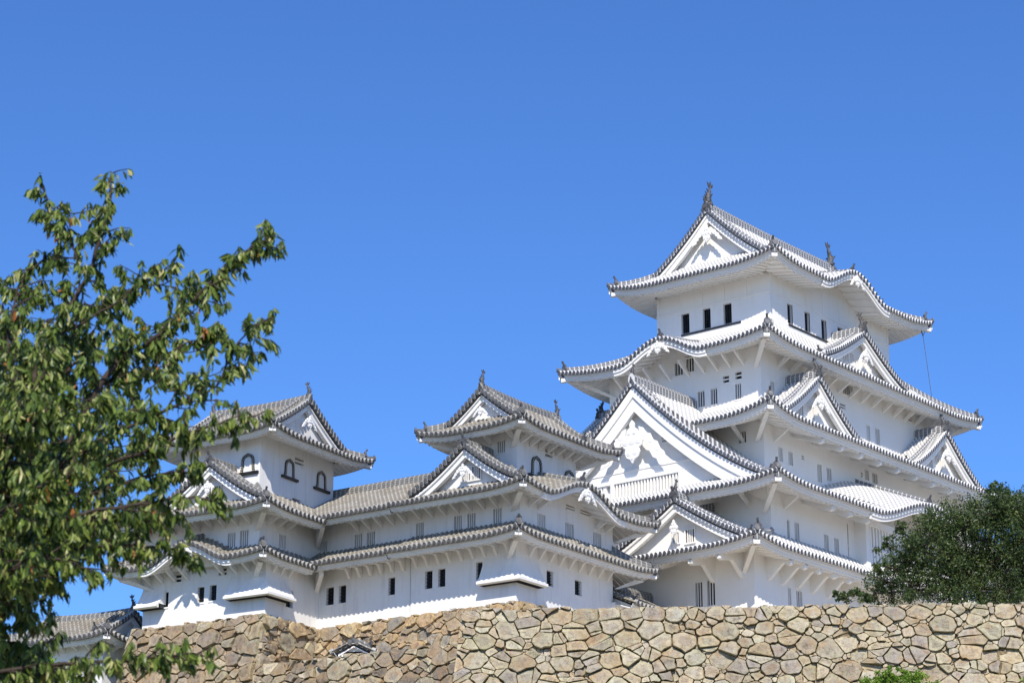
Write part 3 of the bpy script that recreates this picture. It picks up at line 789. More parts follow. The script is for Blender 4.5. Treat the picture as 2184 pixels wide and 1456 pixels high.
# second tier with the great gable
storey(mk, NEW, 0, 0, 15.9, 9.3, 25.4, 31.1, {
    'S': Sx([(-14.35, -14.10, 27.9, 29.12, 'bars', 0), (-13.60, -13.14, 27.85, 29.15, 'bars', 2), (-10.62, -10.15, 27.8, 29.02, 'bars', 2), (-9.56, -9.08, 27.77, 29.02, 'bars', 2), (-8.15, -8.02, 27.6, 30.1, 'slit')])})
rB = Roof(mk, NEW, 0, -.7, 18.55, 10.83, 30.35, (2.65, 2.23), lift=.35, ll=3.4, prof=(.325, .034), axis='x', dv=2.25, kara={'S': (-2.2, 6.2, 1.45, .42)},
          brk={'W': [(7.3, 'prop')]+[(q, 'arm') for q in (5.1, 2.9, .7, -1.5)], 'S': [(-14.6, 'prop')]+[(q, 'arm') for q in (-12.6, -10.8, -8.9)]+[(q, 'arm') for q in (8, 10.4, 12.8)]})
gB = rB.irimoya_end('W', bw=.95, pend=1.75, label='great triangular gable of the main keep with a large carved pendant and a barred balcony')
rB.main_ridge(.55, .42, fish=(1, 0), fs=.40)
PB = rB.S['W']; dt = 2.25+.7
bal = MB()      # balcony lattice in the great gable
PW = lambda s, d, z: PB(s-.7, dt+d, z)
z0b, z1b = 31.42, 32.38
bal.sbox(PW, -2.3, 3.7, -.34, -.02, z0b-.22, z0b); bal.sbox(PW, -2.3, 3.7, -.34, -.02, z1b, z1b+.2)
for s_ in (-2.3, -1.15, 3.45): bal.sbox(PW, s_, s_+.24, -.33, -.02, z0b, z1b)
for i in range(20): bal.sbox(PW, -.80+i*.212, -.71+i*.212, -.28, -.14, z0b, z1b)
for a_ in (-2.0, -1.7): bal.sbox(PW, a_, a_+.2, -.25, -.02, z0b, z1b)
bo = bal.build('balcony_lattice', M['plaster'], gB, normals=True)
bd = MB(); bd.sbox(PW, -.9, 3.45, -.03, -.01, z0b, z1b); bd.build('opening', M['shade'], bo)
vw = MB(); PV = lambda s, d, z: PB(s-.5, dt+d, z); vw.sbox(PV, 2.0, 2.55, -.02, .01, 34.35, 34.62)
vo = vw.build('window', M['shade'], gB, normals=True)
vw = MB(); vw.sbox(PV, 2.0, 2.55, -.06, -.02, 34.45, 34.51); vw.sbox(PV, 1.93, 2.0, -.05, .0, 34.3, 34.67); vw.sbox(PV, 2.55, 2.62, -.05, .0, 34.3, 34.67); vw.sbox(PV, 1.93, 2.62, -.07, .0, 34.67, 34.73)
vw.build('louver', M['plaster'], vo, normals=True)
ml = MB()       # raised beams on the gable panel
for z_ in (33.05, 31.25): ml.sbox(PV, -6.0 if z_ < 32 else -3.5, 6.6 if z_ < 32 else 5.4, -.05, .0, z_, z_+.10)
ml.build('beam', M['plaster'], gB, normals=True)
# projecting lattice bay under the curved gable, south side
Pb = Side('S', 0, 0, 15.9, 9.3); bay = MB()
bay.sbox(Pb, -7.35, 2.0, -.75, .0, 27.3, 27.55); bay.sbox(Pb, -7.35, 2.0, -.75, .0, 30.1, 30.45)
for x in (-7.35, -2.8, 1.6): bay.sbox(Pb, x, x+.4, -.72, .0, 27.55, 30.1)
for i in range(24):
    x = -6.75+i*.33
    if abs(x+2.6) > .35: bay.sbox(Pb, x, x+.2, -.62, -.45, 27.55, 30.1)
for x0_, x1_ in ((-6.95, -2.8), (-2.4, 1.6)): bay.sbox(Pb, x0_, x1_, -.66, -.48, 28.8, 28.92)
bo = bay.build('lattice_bay', M['plaster'], mk, normals=True)
bd = MB(); bd.sbox(Pb, -7.0, 1.7, -.36, -.34, 27.5, 30.1); bd.build('opening', M['shade'], bo)
# ground tier
fw_ = storey(mk, NEW, 0, 0, 17.88, 9.42, 20.1, 27.1, {
    'W': Wy([(-5.70, -6.16, 24.3, 25.62, 'bars', 2), (-6.45, -6.95, 24.3, 25.64, 'bars', 2)]),
    'S': Sx([(-14.70, -14.38, 24.4, 25.42, 'bars', 1), (-13.86, -13.28, 24.4, 25.40, 'bars', 2), (-10.76, -10.3, 24.4, 25.2, 'bars', 2)])})
rA = Roof(mk, NEW, 0, 0, 20.39, 11.28, 26.75, (2.51, 1.86), lift=.38, ll=3.4, inner=(15.9, 9.3), rise=1.35, soff=.26,
          brk={'W': [(9.0-.3, 'big'), (6.9, 'big'), (4.6, 'arm'), (2.3, 'arm')], 'S': [(-16.6, 'big'), (-15.2, 'big'), (-13.8, 'big'), (-12.3, 'big'), (-10.7, 'big'), (-9.1, 'big'), (-7.4, 'big')]})
chidori(rA, 'W', 5.6, .85, 4.95, 29.75, 27.1, 4.45, pend=.62, wings=False, wins=[(5.05, 5.42, 27.65, 28.2, 'bars', 2), (5.85, 6.40, 27.55, 28.25, 'bars', 3)], fish=.42, rh=.45, bw=.42, k=1.25, tymp=.75)
flare(mk, NEW, Side('W', 0, 0, 17.88, 9.42), 7.25, None, 25.6, 23.5, .08, Side('S', 0, 0, 17.88, 9.42), -15.6, lw=.04)
# lightning wire hanging from the right corner of the top roof
wr = MB()
pA, pB = Vector((8.75, -5.55, 46.0)), Vector((9.35, -5.6, 42.05))
wr.tube([pA, pA+Vector((-.45, -.1, .35))], .035, 5)
wr.tube([pA+Vector((.5, 0, .6)), pA], .02, 5)
wr.tube([pA.lerp(pB, i/8)+Vector((0, 0, -.0)) for i in range(9)], .018, 5)
wr.build('lightning_wire', M['iron'], mk)

# ---------------------------------------------------------------- west small keep
wk = tag(empty('small_keep', (89.63, 71.77, 0), R(3.81)), 'small keep with weathered grey roofs directly in front of the tall main keep', 'castle tower')
def W_(P0): return P0
storey(wk, OLD, .11, -.14, 2.63, 1.71, 28.2, 31.55, {
    'W': Wy([(-.66, -1.13, 30.28, 30.88, 'soft', 3)], -.14), 'S': Sx([(-.04, .63, 30.52, 30.92, 'louver')], .11)},
    kato=[('S', -.95, 29.30, .95, 1.05), ('S', 2.0, 29.25, .95, 1.0)])
r1 = Roof(wk, OLD, .16, -.2, 4.47, 3.22, 31.15, (1.82, 1.5), lift=.3, ll=2.4, prof=(.5, .06), axis='x', dv=1.0,
          brk={'W': [(q, 'prop') for q in (-1.4, .1, 1.5)], 'S': spread(-2.7, 2.7, .78, 'prop')})
r1.tymp = .5
r1.irimoya_end('W', bw=.30, pend=.36); r1.irimoya_end('E', bw=.30, pend=.5); r1.main_ridge(.42, .28, fs=.46)
storey(wk, OLD, -.04, .07, 4.12, 3.25, 25.3, 28.0, {
    'W': Wy([(3.1, 2.62, 26.07, 26.92, 'soft', 3), (.76, .29, 26.1, 26.96, 'soft', 3), (-.04, -.53, 26.1, 26.96, 'soft', 3), (-1.59, -2.08, 26.15, 27.0, 'soft', 3)], .07),
    'S': Sx([(-2.69, -2.0, 26.2, 26.87, 'soft', 4), (-.26, .5, 26.18, 26.88, 'soft', 4), (2.24, 3.0, 26.18, 26.88, 'soft', 4), (-.2, .6, 27.62, 27.83, 'slit'), (1.1, 1.95, 27.62, 27.83, 'slit')], -.04)})
r2 = Roof(wk, OLD, -.05, .09, 6.08, 4.84, 27.45, (1.98, 1.58), lift=.28, ll=2.6, inner=(2.63, 1.71), rise=1.75, sides='WSE', span={'W': (-3.25, 4.84), 'E': (-4.84, 3.25)},
          ends={'W': ('flat', 'hip'), 'E': ('hip', 'flat')}, kara={'S': (-.6, 3.3, .98, .28)},
          brk={'W': spread(-3.1, 3.1, .82, 'prop'), 'S': [(-3.4, 'prop'), (-2.6, 'prop'), (2.6, 'prop'), (3.4, 'prop')]})
chidori(r2, 'W', .50, 1.1, 3.3, 30.15, 28.1, 3.4, pend=.5, wins=[(.0, .5, 28.55, 29.2, 'bars', 3), (.62, 1.1, 28.55, 29.2, 'bars', 3)], bw=.36, rh=.28, osc=.7)
storey(wk, OLD, -.08, .08, 4.27, 3.15, 21.2, 25.7, {
    'W': Wy([(2.36, 1.9, 23.5, 24.38, 'grille'), (1.56, 1.12, 23.5, 24.39, 'grille'), (-.72, -1.1, 23.57, 24.43, 'grille')], .08),
    'S': Sx([(-1.75, -1.18, 23.49, 24.25, 'grille'), (.72, 1.33, 23.46, 24.21, 'grille')], -.08)})
r3 = Roof(wk, OLD, -.09, .1, 6.23, 4.71, 25.12, (1.96, 1.56), lift=.25, ll=2.4, inner=(4.12, 3.25), rise=1.05, sides='WSE', span={'W': (-3.25, 4.71), 'E': (-4.71, 3.25)},
          ends={'W': ('flat', 'hip'), 'E': ('hip', 'flat')},
          brk={'W': spread(-3.1, 3.1, .72, 'knee'), 'S': spread(-3.6, 4.2, .86, 'knee')})
flare(wk, OLD, Side('W', -.08, .08, 4.27, 3.15), 1.25, None, 24.7, 23.38, .5, Side('S', -.08, .08, 4.27, 3.15), -2.45, lw=.12)

# ---------------------------------------------------------------- corridor between the small keeps
ck = tag(empty('connecting_corridor', (89.63, 71.77, 0), R(3.81)), 'long white two-storey corridor with grey roofs joining the two small keeps', 'castle corridor')
cy0, cy1 = 3.30, 12.5
oy_ = (cy0+cy1)/2; hy_ = (cy1-cy0)/2
storey(ck, OLD, -1.1, oy_, 3.05, hy_, 25.3, 28.0, {'W': Wy([(9.24, 8.75, 26.01, 26.8, 'soft', 3), (6.98, 6.5, 26.05, 26.87, 'soft', 3), (6.19, 5.68, 26.04, 26.87, 'soft', 3)], oy_)})
storey(ck, OLD, -1.1, oy_, 3.2, hy_, 21.2, 25.7, {'W': Wy([(8.62, 8.12, 23.43, 24.33, 'grille'), (7.8, 7.33, 23.44, 24.33, 'grille'), (4.66, 4.24, 23.48, 24.34, 'grille')], oy_)})
Roof(ck, OLD, -1.2, 7.4, 4.93, 20, 27.42, (1.95, 1.95), lift=0, prof=(.46, .01), axis='y', dv=1, sides='W', span={'W': (-.30, 7.4-3.34)}, ends={'W': ('valley', 'flat')}, hipr=False,
     brk={'W': spread(.3, 4.06, .82, 'prop')})
Roof(ck, OLD, -1.2, 7.4, 4.93, 20, 27.45, (1.95, 1.95), lift=0, prof=(.46, .01), axis='y', dv=1, sides='E', span={'E': (-4.06, 3.5)}, ends={'E': ('flat', 'flat')}, hipr=False)
Roof(ck, OLD, -1.1, 7.4, 5.22, 20, 25.08, (1.98, 1.98), lift=0, inner=(3.05, 17.83), rise=1.05, sides='W', span={'W': (-.65, 7.4-3.34)}, ends={'W': ('valley', 'flat')}, hipr=False,
     brk={'W': spread(.0, 4.06, .72, 'knee')})
for zt in (27.42, 25.05):     # beam in the inner corner under each valley
    vb = MB(); A_, B_ = Vector((-4.0, 9.6, 0)), Vector((-5.75, 7.75, 0)); u = (B_-A_).normalized(); q = Vector((-u.y, u.x, 0))*.11
    vb.hexa([A_-q+Vector((0, 0, zt-1.15)), A_+q+Vector((0, 0, zt-1.15)), B_+q+Vector((0, 0, zt-.42)), B_-q+Vector((0, 0, zt-.42)),
             A_-q+Vector((0, 0, zt-.2)), A_+q+Vector((0, 0, zt-.2)), B_+q+Vector((0, 0, zt-.2)), B_-q+Vector((0, 0, zt-.2))])
    vb.build('corner_beam', OLD.plaster, ck, normals=True)
mb = MB(); ridge_sweep(mb, [(-1.2, y, 29.95) for y in (3.0, 5, 7, 9, 11, 12.5)], .28, .36, rows=3); mb.build('main_ridge', OLD.ridge, ck)

# ---------------------------------------------------------------- north-west small keep
ik = tag(empty('small_keep', (83.87, 84.31, 0), R(8.27)), 'small keep partly behind the left tree, three black bell-shaped windows under its top roof', 'castle tower')
storey(ik, OLD, .04, 0, 3.23, 2.5, 28.3, 31.95, {'S': Sx([(-.24, .57, 30.93, 31.28, 'louver'), (-.36, .39, 28.78, 29.1, 'louver')], .04)},
       kato=[('S', -.74, 30.08, .86, .98), ('S', 2.1, 30.08, .86, .98), ('W', 1.76, 29.88, .86, 1.0), ('W', -1.2, 29.9, .78, .9)])
i1 = Roof(ik, OLD, .03, 0, 4.49, 4.18, 31.6, (1.25, 1.68), lift=.28, ll=2.4, prof=(.42, .035), axis='y', dv=1.0, brk=None, rafter=.36)
i1.tymp = .5
i1.irimoya_end('S', bw=.32, pend=.5); i1.irimoya_end('N', bw=.32, pend=.6); i1.main_ridge(.40, .28, fs=.42)
storey(ik, OLD, -.04, .06, 4.5, 3.69, 24.9, 27.6, {
    'W': Wy([(-1.68, -2.15, 25.73, 26.47, 'soft', 3), (-2.43, -2.94, 25.7, 26.5, 'soft', 3), (1.5, 1.0, 25.7, 26.5, 'soft', 3)], .06),
    'S': Sx([(-2.92, -2.32, 25.86, 26.55, 'soft', 3)], -.04)})
i2 = Roof(ik, OLD, -.04, .06, 6.39, 5.48, 27.17, (1.9, 1.79), lift=.25, ll=2.4, inner=(3.23, 2.5), rise=1.75, sides='WSN', span={'S': (-6.39, -1.5)}, ends={'S': ('hip', 'valley')},
          brk={'W': spread(-3.5, 3.5, .78, 'prop'), 'S': spread(-4.3, -2.0, .76, 'prop')})
chidori(i2, 'W', 1.06, 1.02, 3.5, 29.95, 27.8, 3.1, pend=.5, wins=[(.7, 1.4, 28.3, 28.9, 'bars', 4)], bw=.36, rh=.28, osc=.7)
storey(ik, OLD, .0, -.05, 4.2, 3.80, 21.2, 25.4, {
    'W': Wy([(.33, -.09, 23.26, 24.03, 'grille'), (-.43, -.85, 23.28, 24.05, 'grille'), (2.54, 2.15, 23.25, 24.0, 'grille'), (1.83, 1.39, 24.45, 24.80, 'slit'), (-.95, -1.43, 24.5, 24.83, 'slit')], -.05),
    'S': Sx([(-2.48, -1.9, 22.95, 23.8, 'grille')])})
i3 = Roof(ik, OLD, .0, -.05, 6.0, 4.94, 24.88, (1.8, 1.2), lift=.22, ll=2.2, inner=(4.4, 3.6), rise=.85, sides='WSN', span={'S': (-6.0, -1.6)}, ends={'S': ('hip', 'valley')}, kara={'W': (.1, 2.5, .95, .34)},
          brk={'W': [(q, 'prop') for q in (-4, -3.4, -2.6, -1.8, -1.0, 1.2, 2.0, 2.8, 3.5)], 'S': spread(-4.0, -2.0, .66, 'knee')})
flare(ik, OLD, Side('W', .0, -.05, 4.2, 3.80), 1.7, None, 24.6, 23.3, .52, Side('S', .0, -.05, 4.2, 3.80), -2.5, lw=.12)
flare(ik, OLD, Side('W', .0, -.05, 4.2, 3.80), -3.8, -2.35, 24.5, 23.35, .6)

# ---------------------------------------------------------------- low passage between west keep and main keep
pk = tag(empty('gallery', (89.63, 71.77, 0), R(3.81)), 'low gallery with grey tiled roof between small keep and main keep, above the stone wall', 'castle corridor')
storey(pk, OLD, 7.6, -1.3, 3.6, 2.0, 20.1, 23.6, {})
rp = Roof(pk, OLD, 7.7, -1.3, 3.75, 3.2, 23.35, (.9, 1.2), lift=.12, ll=1.6, prof=(.42, .02), axis='x', dv=.45, sides='SN', ends={'S': ('flat', 'flat'), 'N': ('flat', 'flat')}, hipr=False, brk={'S': spread(-3, 3, .8, 'prop')})
rp.tymp = .35; rp.irimoya_end('W', bw=.26, pend=0, inner=False); rp.main_ridge(.5, .3, fish=(0, 0), fs=.6)

# ---------------------------------------------------------------- corner turret, lower left
tk = tag(empty('corner_turret', (79.75, 92.0, 0), R(12)), 'low corner turret with grey tiled roof half hidden by leaves at the lower left', 'castle turret')
storey(tk, OLD, 0, 0, 2.0, 2.4, 11.5, 22.3, {'W': [(-1.2, -.7, 20.9, 21.5, 'soft', 3)]})
t1 = Roof(tk, OLD, 0, 0, 3.2, 3.5, 21.75, (1.2, 1.1), lift=.28, ll=2.0, prof=(.42, .035), axis='y', dv=.75, brk={'W': spread(-2.0, 2.0, .8, 'prop'), 'S': spread(-1.6, 1.6, .8, 'prop')})
t1.tymp = .4; t1.irimoya_end('S', bw=.28, pend=.45); t1.irimoya_end('N', bw=.28, pend=0); t1.main_ridge(.34, .26, fs=.42)

# ---------------------------------------------------------------- little gate roof behind the lower wall
gk = tag(empty('gate', (82.2, 75.5, -.02), R(30)), 'small tiled gate roof with white gable end peeking over the brown rubble wall', 'gate roof')
storey(gk, OLD, 0, 0, .8, .6, 18.0, 20.0, {})
g1 = Roof(gk, OLD, 0, 0, 1.15, 1.0, 20.0, (.35, .4), lift=.08, ll=.8, prof=(.45, .06), axis='x', dv=.25, sides='SN', ends={'S': ('flat', 'flat'), 'N': ('flat', 'flat')}, hipr=False)
g1.tymp = .25; g1.irimoya_end('W', bw=.18, pend=0, inner=False); g1.irimoya_end('E', bw=.18, pend=0, inner=False); g1.main_ridge(.22, .2, fish=(0, 0), fs=.4)

# ================================================================== ground, hill and terraces
FR = {'M': (118.33, 74.06, 0), 'W': (89.63, 71.77, R(3.81)), 'I': (83.87, 84.31, R(8.27))}
def wl(f, x, y, z=0):
    cx, cy, a = FR[f]; return Vector((cx+math.cos(a)*x-math.sin(a)*y, cy+math.sin(a)*x+math.cos(a)*y, z))
def slab(name, mat, pts, z0, z1):
    mb = MB(); mb.extrude([Vector((p[0], p[1], z0)) for p in pts], (0, 0, z1-z0))
    return tag(mb.build(name, mat, normals=True), kind='structure')
M['ground'] = simple('dry_earth', (.17, .14, .10), (.24, .20, .14), .5)
M['grass'] = simple('rough_grass', (.05, .075, .025), (.09, .11, .04), .8)
mb = MB(); mb.add([(-3000, -3000, -1.6), (3000, -3000, -1.6), (3000, 3000, -1.6), (-3000, 3000, -1.6)], [(0, 1, 2, 3)])
tag(mb.build('ground', M['ground']), kind='structure')
mb = MB(); hc = Vector((108, 78, 0)); rows = []
for rr, z in ((0, 12), (36, 12), (40, 11.2), (46, 8.5), (54, 4.5), (64, .5), (74, -1.65)):
    rows.append([(hc.x+(rr+(2.0*noise.noise(Vector((math.cos(a)*2, math.sin(a)*2, rr*.05))) if rr > 36 else 0))*math.cos(a), hc.y+rr*math.sin(a), z) for a in [2*math.pi*i/64 for i in range(64)]])
mb.grid(rows, 0, close=True)
tag(mb.build('hill', M['grass'], normals=True, smooth=True), kind='structure')
nA, nB = Vector((78.44, 65.85, 0)), Vector((78.44+.579*40, 65.85-.815*40, 0))
nn = Vector((-.815, -.579, 0)); nt_ = Vector((.579, -.815, 0))
M['gravel'] = simple('pale_gravel', (.42, .37, .29), (.52, .46, .36), 3)
slab('terrace', M['gravel'], [nA-nn*.5, nB-nn*.5, nB-nn*40, nA-nn*40+nt_*6, nA-nn*8+nt_*1.5], 11, 20.32)
slab('terrace', M['gravel'], [wl('W', -4.4, -3.3), wl('W', 14, -3.3), wl('W', 14, 13), wl('I', 4, 5), wl('I', -4.2, 4.0), wl('I', -4.2, -3.9), wl('W', -4.4, 9.0)], 11, 22.24)
slab('terrace', M['gravel'], [wl('I', -4.7, -3.0), wl('I', -4.7, -17), wl('W', -4.0, -6), wl('W', -4.0, 9.5)], 11, 19.55)

# ------------------------------------------------------------------ dry stone walls
def stone_mat(name, tint, lich):
    t = NT(name, .92, .12)
    at_ = t.n('ShaderNodeAttribute', attribute_name='stone'); c = at_.outputs['Color']
    n1 = t.noise(2.1, 8, rough=.7); n2 = t.noise(4.5, 10, rough=.75); n3 = t.noise(16, 6, rough=.7)
    c = t.mix(t.ramp(n2, [(.34, (.62,)*3), (.5, (1, 1, 1)), (.68, (1.28, 1.24, 1.16))]), (1, 1, 1), c, 'MULTIPLY') if False else c
    v = t.ramp(n2, [(.34, (.48, .43, .38)), (.47, (.88, .86, .83)), (.56, (1.0, 1.0, .98)), (.68, (1, .97, .9))])
    c = t.mix(1.0, c, v, 'MULTIPLY')
    c = t.mix(t.ramp(n1, [(.52, (0, 0, 0)), (.66, (.55,)*3)]), c, lich)
    c = t.mix(t.ramp(n3, [(.62, (0, 0, 0)), (.74, (.5,)*3)]), c, (.09, .075, .06))
    mp = t.n('ShaderNodeMapping'); mp.inputs['Scale'].default_value = (3.5, 3.5, .5); t.l(t.coord(), mp.inputs[0])
    c = t.mix(t.ramp(t.noise(2.2, 5, mp.outputs[0]), [(.56, (0, 0, 0)), (.74, (.5,)*3)]), c, (.13, .10, .085))
    c = t.mix(t.ramp(t.noise(1.3, 6, rough=.7), [(.5, (0, 0, 0)), (.64, (.5,)*3)]), c, (.40, .25, .12))
    h = t.math('ADD', t.math('MULTIPLY', n2, .7), t.math('MULTIPLY', n3, .35))
    t.bump(h, 1.0, .14)
    return t.out(c)
M['stone'] = stone_mat('dry_stone', None, (.36, .345, .20))
M['stone_brown'] = stone_mat('brown_dry_stone', None, (.27, .23, .14))
M['soil'] = simple('joint_rubble', (.10, .075, .045), (.30, .235, .14), 9, .95, .1, .8)

def clip(poly, px, py, nx, ny, c):
    "keep the part with nx*x + ny*y <= c; edges carry no data"
    out = []; n = len(poly)
    for i in range(n):
        a, b = poly[i], poly[(i+1) % n]
        da, db = nx*a[0]+ny*a[1]-c, nx*b[0]+ny*b[1]-c
        if da <= 0: out.append(a)
        if (da < 0 < db) or (db < 0 < da):
            t = da/(da-db); out.append((a[0]+(b[0]-a[0])*t, a[1]+(b[1]-a[1])*t))
    return out
def stone_wall(name, label, A, B, ztop, H, batter, out, seed, palette, mats, k0=0, k1=0, rad=(.62, .42, .2), top_rough=.07, group=None, parent=None, top_course=True, gain=1.0):
    """irregular dry stone face from A to B (left to right seen from outside), H deep; k0/k1 widen the face downwards
    at its ends (battered corners)"""
    rng = random.Random(seed); A, B = Vector(A), Vector(B); t = (B-A); U = t.length; t.normalize(); out = Vector(out)
    def Pt(u, v, h):
        p = A+t*u+out*(batter*v+h); return Vector((p.x, p.y, ztop-v))
    dom = [(0, 0), (U, 0), (U+k1*H, H), (-k0*H, H)]
    ax = 1.32; pts = []; cell = {}
    def near(x, y, r):
        for i in range(int(x)-2, int(x)+3):
            for j in range(int(y)-2, int(y)+3):
                for q in cell.get((i, j), ()):
                    if math.hypot((q[0]-x)/ax, q[1]-y) < (q[2]+r)*(.56 if r > .3 else .62): return True
        return False
    def put(x, y, r):
        q = (x, y, r); pts.append(q); cell.setdefault((int(x), int(y)), []).append(q)
    if top_course:
        x = 0
        while x < U:
            r = rng.uniform(.28, .55); wd = r*2.0*rng.uniform(.9, 1.25)
            put(x+wd/2, .16+r*.45, r*.85); x += wd
    wt = lambda x, y: .55+.9*(math.sin(x*127.1+y*311.7)*43758.5 % 1)
    area = U*H
    for r0, tries in ((rad[0], 3), (rad[1], 9), ((rad[1]+rad[2])/2, 12), (rad[2], 60)):
        for _ in range(int(area*tries)):
            x, y = rng.uniform(-k0*H, U+k1*H), rng.uniform(0, H); r = r0*rng.uniform(.8, 1.25)
            if not near(x, y, r): put(x, y, r)
    m = MB(); cols = []; cells = []
    for (x, y, r) in pts:
        poly = list(dom)
        for i in range(int(x)-3, int(x)+4):
            for j in range(int(y)-3, int(y)+4):
                for (qx, qy, qr) in cell.get((i, j), ()):
                    dx, dy = (qx-x)/ax, qy-y
                    d2 = dx*dx+dy*dy
                    if d2 < 1e-9 or d2 > 6: continue
                    # power bisector in the stretched plane
                    c = (d2+wt(x, y)*r*r-wt(qx, qy)*qr*qr)/2
                    nx, ny = dx/ax, dy
                    poly = clip(poly, x, y, nx, ny, c+nx*x+ny*y)
                    if not poly: break
                if not poly: break
            if not poly: break
        if len(poly) < 3: continue
        todo = [poly]
        if r > .22 and rng.random() < .34:
            an = rng.choice((0, math.pi/2, math.pi/2))+rng.gauss(0, .28); nx, ny = math.cos(an), math.sin(an)
            mx, my = sum(p[0] for p in poly)/len(poly)+rng.gauss(0, .12), sum(p[1] for p in poly)/len(poly)+rng.gauss(0, .12)
            todo = [q for q in (clip(poly, 0, 0, nx, ny, nx*mx+ny*my), clip(poly, 0, 0, -nx, -ny, -nx*mx-ny*my)) if len(q) > 2]
        for poly in todo: cells.append((poly, r))
    for poly, r in cells:
        wp = []
        for (u, v) in poly:
            e = min(1, v/.3)*min(1, max(0, (u+k0*v)/.3))*min(1, max(0, (U+k1*v-u)/.3))
            wp.append((u+.085*e*noise.noise(Vector((u*1.7, v*1.7, seed+.5))), v+.10*e*noise.noise(Vector((u*1.7, v*1.7, seed+9.5)))))
        poly = wp
        cx = sum(p[0] for p in poly)/len(poly); cy = sum(p[1] for p in poly)/len(poly)
        rm = sum(math.hypot(p[0]-cx, p[1]-cy) for p in poly)/len(poly)
        if rm < .07: continue
        # outline with softened corners and rough mid points
        ol = []
        for i, p in enumerate(poly):
            q = poly[(i+1) % len(poly)]; o = poly[i-1]
            l1, l2 = math.hypot(p[0]-o[0], p[1]-o[1]), math.hypot(q[0]-p[0], q[1]-p[1])
            c = min(.035, .25*min(l1, l2))+1e-4
            if l1 > 1e-6: ol.append((p[0]+(o[0]-p[0])*c/l1, p[1]+(o[1]-p[1])*c/l1))
            if l2 > 1e-6: ol.append((p[0]+(q[0]-p[0])*c/l2, p[1]+(q[1]-p[1])*c/l2))
            if l2 > .30:
                f = rng.uniform(.3, .7); e = rng.uniform(-.055, .015)
                mx, my = p[0]+(q[0]-p[0])*f, p[1]+(q[1]-p[1])*f
                dx, dy = mx-cx, my-cy; dd = math.hypot(dx, dy) or 1
                ol.append((mx+dx/dd*e, my+dy/dd*e))
        n = len(ol); g = rng.uniform(.004, .03)
        lift = (rng.uniform(-.13, .02) if rm < .17 else -.10 if rng.random() < .08 else .03+.16*rng.random()+.05*min(1, rm)); tx, ty = rng.uniform(-.14, .14), rng.uniform(-.04, .26)
        dtop = rng.uniform(-top_rough, top_rough)
        rings = []; h0 = min(0, lift); lift = max(lift, .02)
        for sc_, hh in ((1, -.45), (1, .0), (.985, .7), (.94, .94), (.55, 1.0)):
            ring = []
            for (a, b) in ol:
                f = sc_*max(.2, 1-g/max(rm, .1)); u, v = cx+(a-cx)*f, cy+(b-cy)*f
                if b < .06 and cy < 1.0: v += dtop*f
                h = hh if hh < 0 else lift*hh+(tx*(u-cx)+ty*(v-cy))*min(1, hh*1.5)
                if hh > .1: h += .07*noise.noise(Vector((u*2.3, v*2.3, seed)))+.035*noise.noise(Vector((u*7, v*7, seed+3)))
                ring.append(Pt(u, v, h+(h0 if hh >= 0 else 0)))
            rings.append(ring)
        b0 = len(m.f); m.grid(rings, 0, close=True, flip=False)
        c0 = Pt(cx, cy+(dtop*.3 if cy < .6 else 0), h0+lift*1.02+.04*noise.noise(Vector((cx*2.3, cy*2.3, seed))))
        m.add(rings[-1]+[c0], [(i, (i+1) % n, n) for i in range(n)], 0)
        pc = palette[rng.randrange(len(palette))]; k = rng.uniform(.86, 1.14)*gain; gm = sum(pc)/3; gz = rng.uniform(.05, .35); pc = [q+(gm-q)*gz for q in pc]
        nf = len(m.f)-b0; dk = rng.uniform(.72, .98) if rm > .25 else 1.02; ed = (1.10, 1.08, .98)
        for i in range(nf):
            lay = min(i//n, 4); w_ = (1.0, 1.0, 1.0, .55, .0)[lay]; f = dk+(1-dk)*w_
            cols.append((pc[0]*k*f*(1+(ed[0]-1)*w_), pc[1]*k*f*(1+(ed[1]-1)*w_)*(.97+.03*w_), pc[2]*k*f*(1+(ed[2]-1)*w_), 1))
    o = m.build(name, mats, parent, normals=True)
    ca = o.data.color_attributes.new('stone', 'FLOAT_COLOR', 'CORNER'); flat = []
    for p, c in zip(o.data.polygons, cols): flat += list(c)*p.loop_total
    ca.data.foreach_set('color', flat)
    bk = MB(); bk.add([Pt(0.05, .12, -.14), Pt(U-.05, .12, -.14), Pt(U+k1*H, H, -.14), Pt(-k0*H, H, -.14)], [(0, 1, 2, 3)]); bk.build('joint_soil', M['soil'], o)
    if label: tag(o, label, 'stone wall', group)
    return o
PAL = [(.43, .38, .265), (.45, .405, .285), (.41, .365, .255), (.43, .395, .275), (.38, .34, .255), (.45, .375, .25), (.35, .315, .26), (.44, .42, .305), (.40, .33, .22)]
PALB = [(.28, .225, .155), (.31, .255, .175), (.25, .205, .15), (.34, .27, .17), (.22, .19, .15), (.29, .22, .14), (.36, .31, .21), (.33, .30, .21)]
PALT = [(.42, .31, .18), (.38, .28, .17), (.45, .34, .20), (.34, .27, .18), (.28, .26, .22), (.44, .36, .22)]
stone_wall('stone_wall', 'long pale khaki dry stone wall across the foreground, in front of the main keep', nA, nB, 20.47, 8.8, .20, nn, 3, PAL, M['stone'], k0=.10, rad=(.43, .27, .095), gain=1.27)
stone_wall('stone_wall', 'tan stone base directly under the long corridor wall', wl('W', -4.50, 9.6), wl('W', -4.50, -3.35), 22.27, 3.6, .22, wl('W', -1, 0)-wl('W', 0, 0), 5, PALT, M['stone'], k1=.22, rad=(.38, .26, .12), top_rough=.05, gain=1.25)
sw = stone_wall('stone_wall', None, wl('W', -4.50, -3.35), wl('W', 4.5, -3.35), 22.27, 3.0, .22, wl('W', 0, -1)-wl('W', 0, 0), 6, PALT, M['stone'], k0=.22, rad=(.38, .26, .12), top_rough=.05)
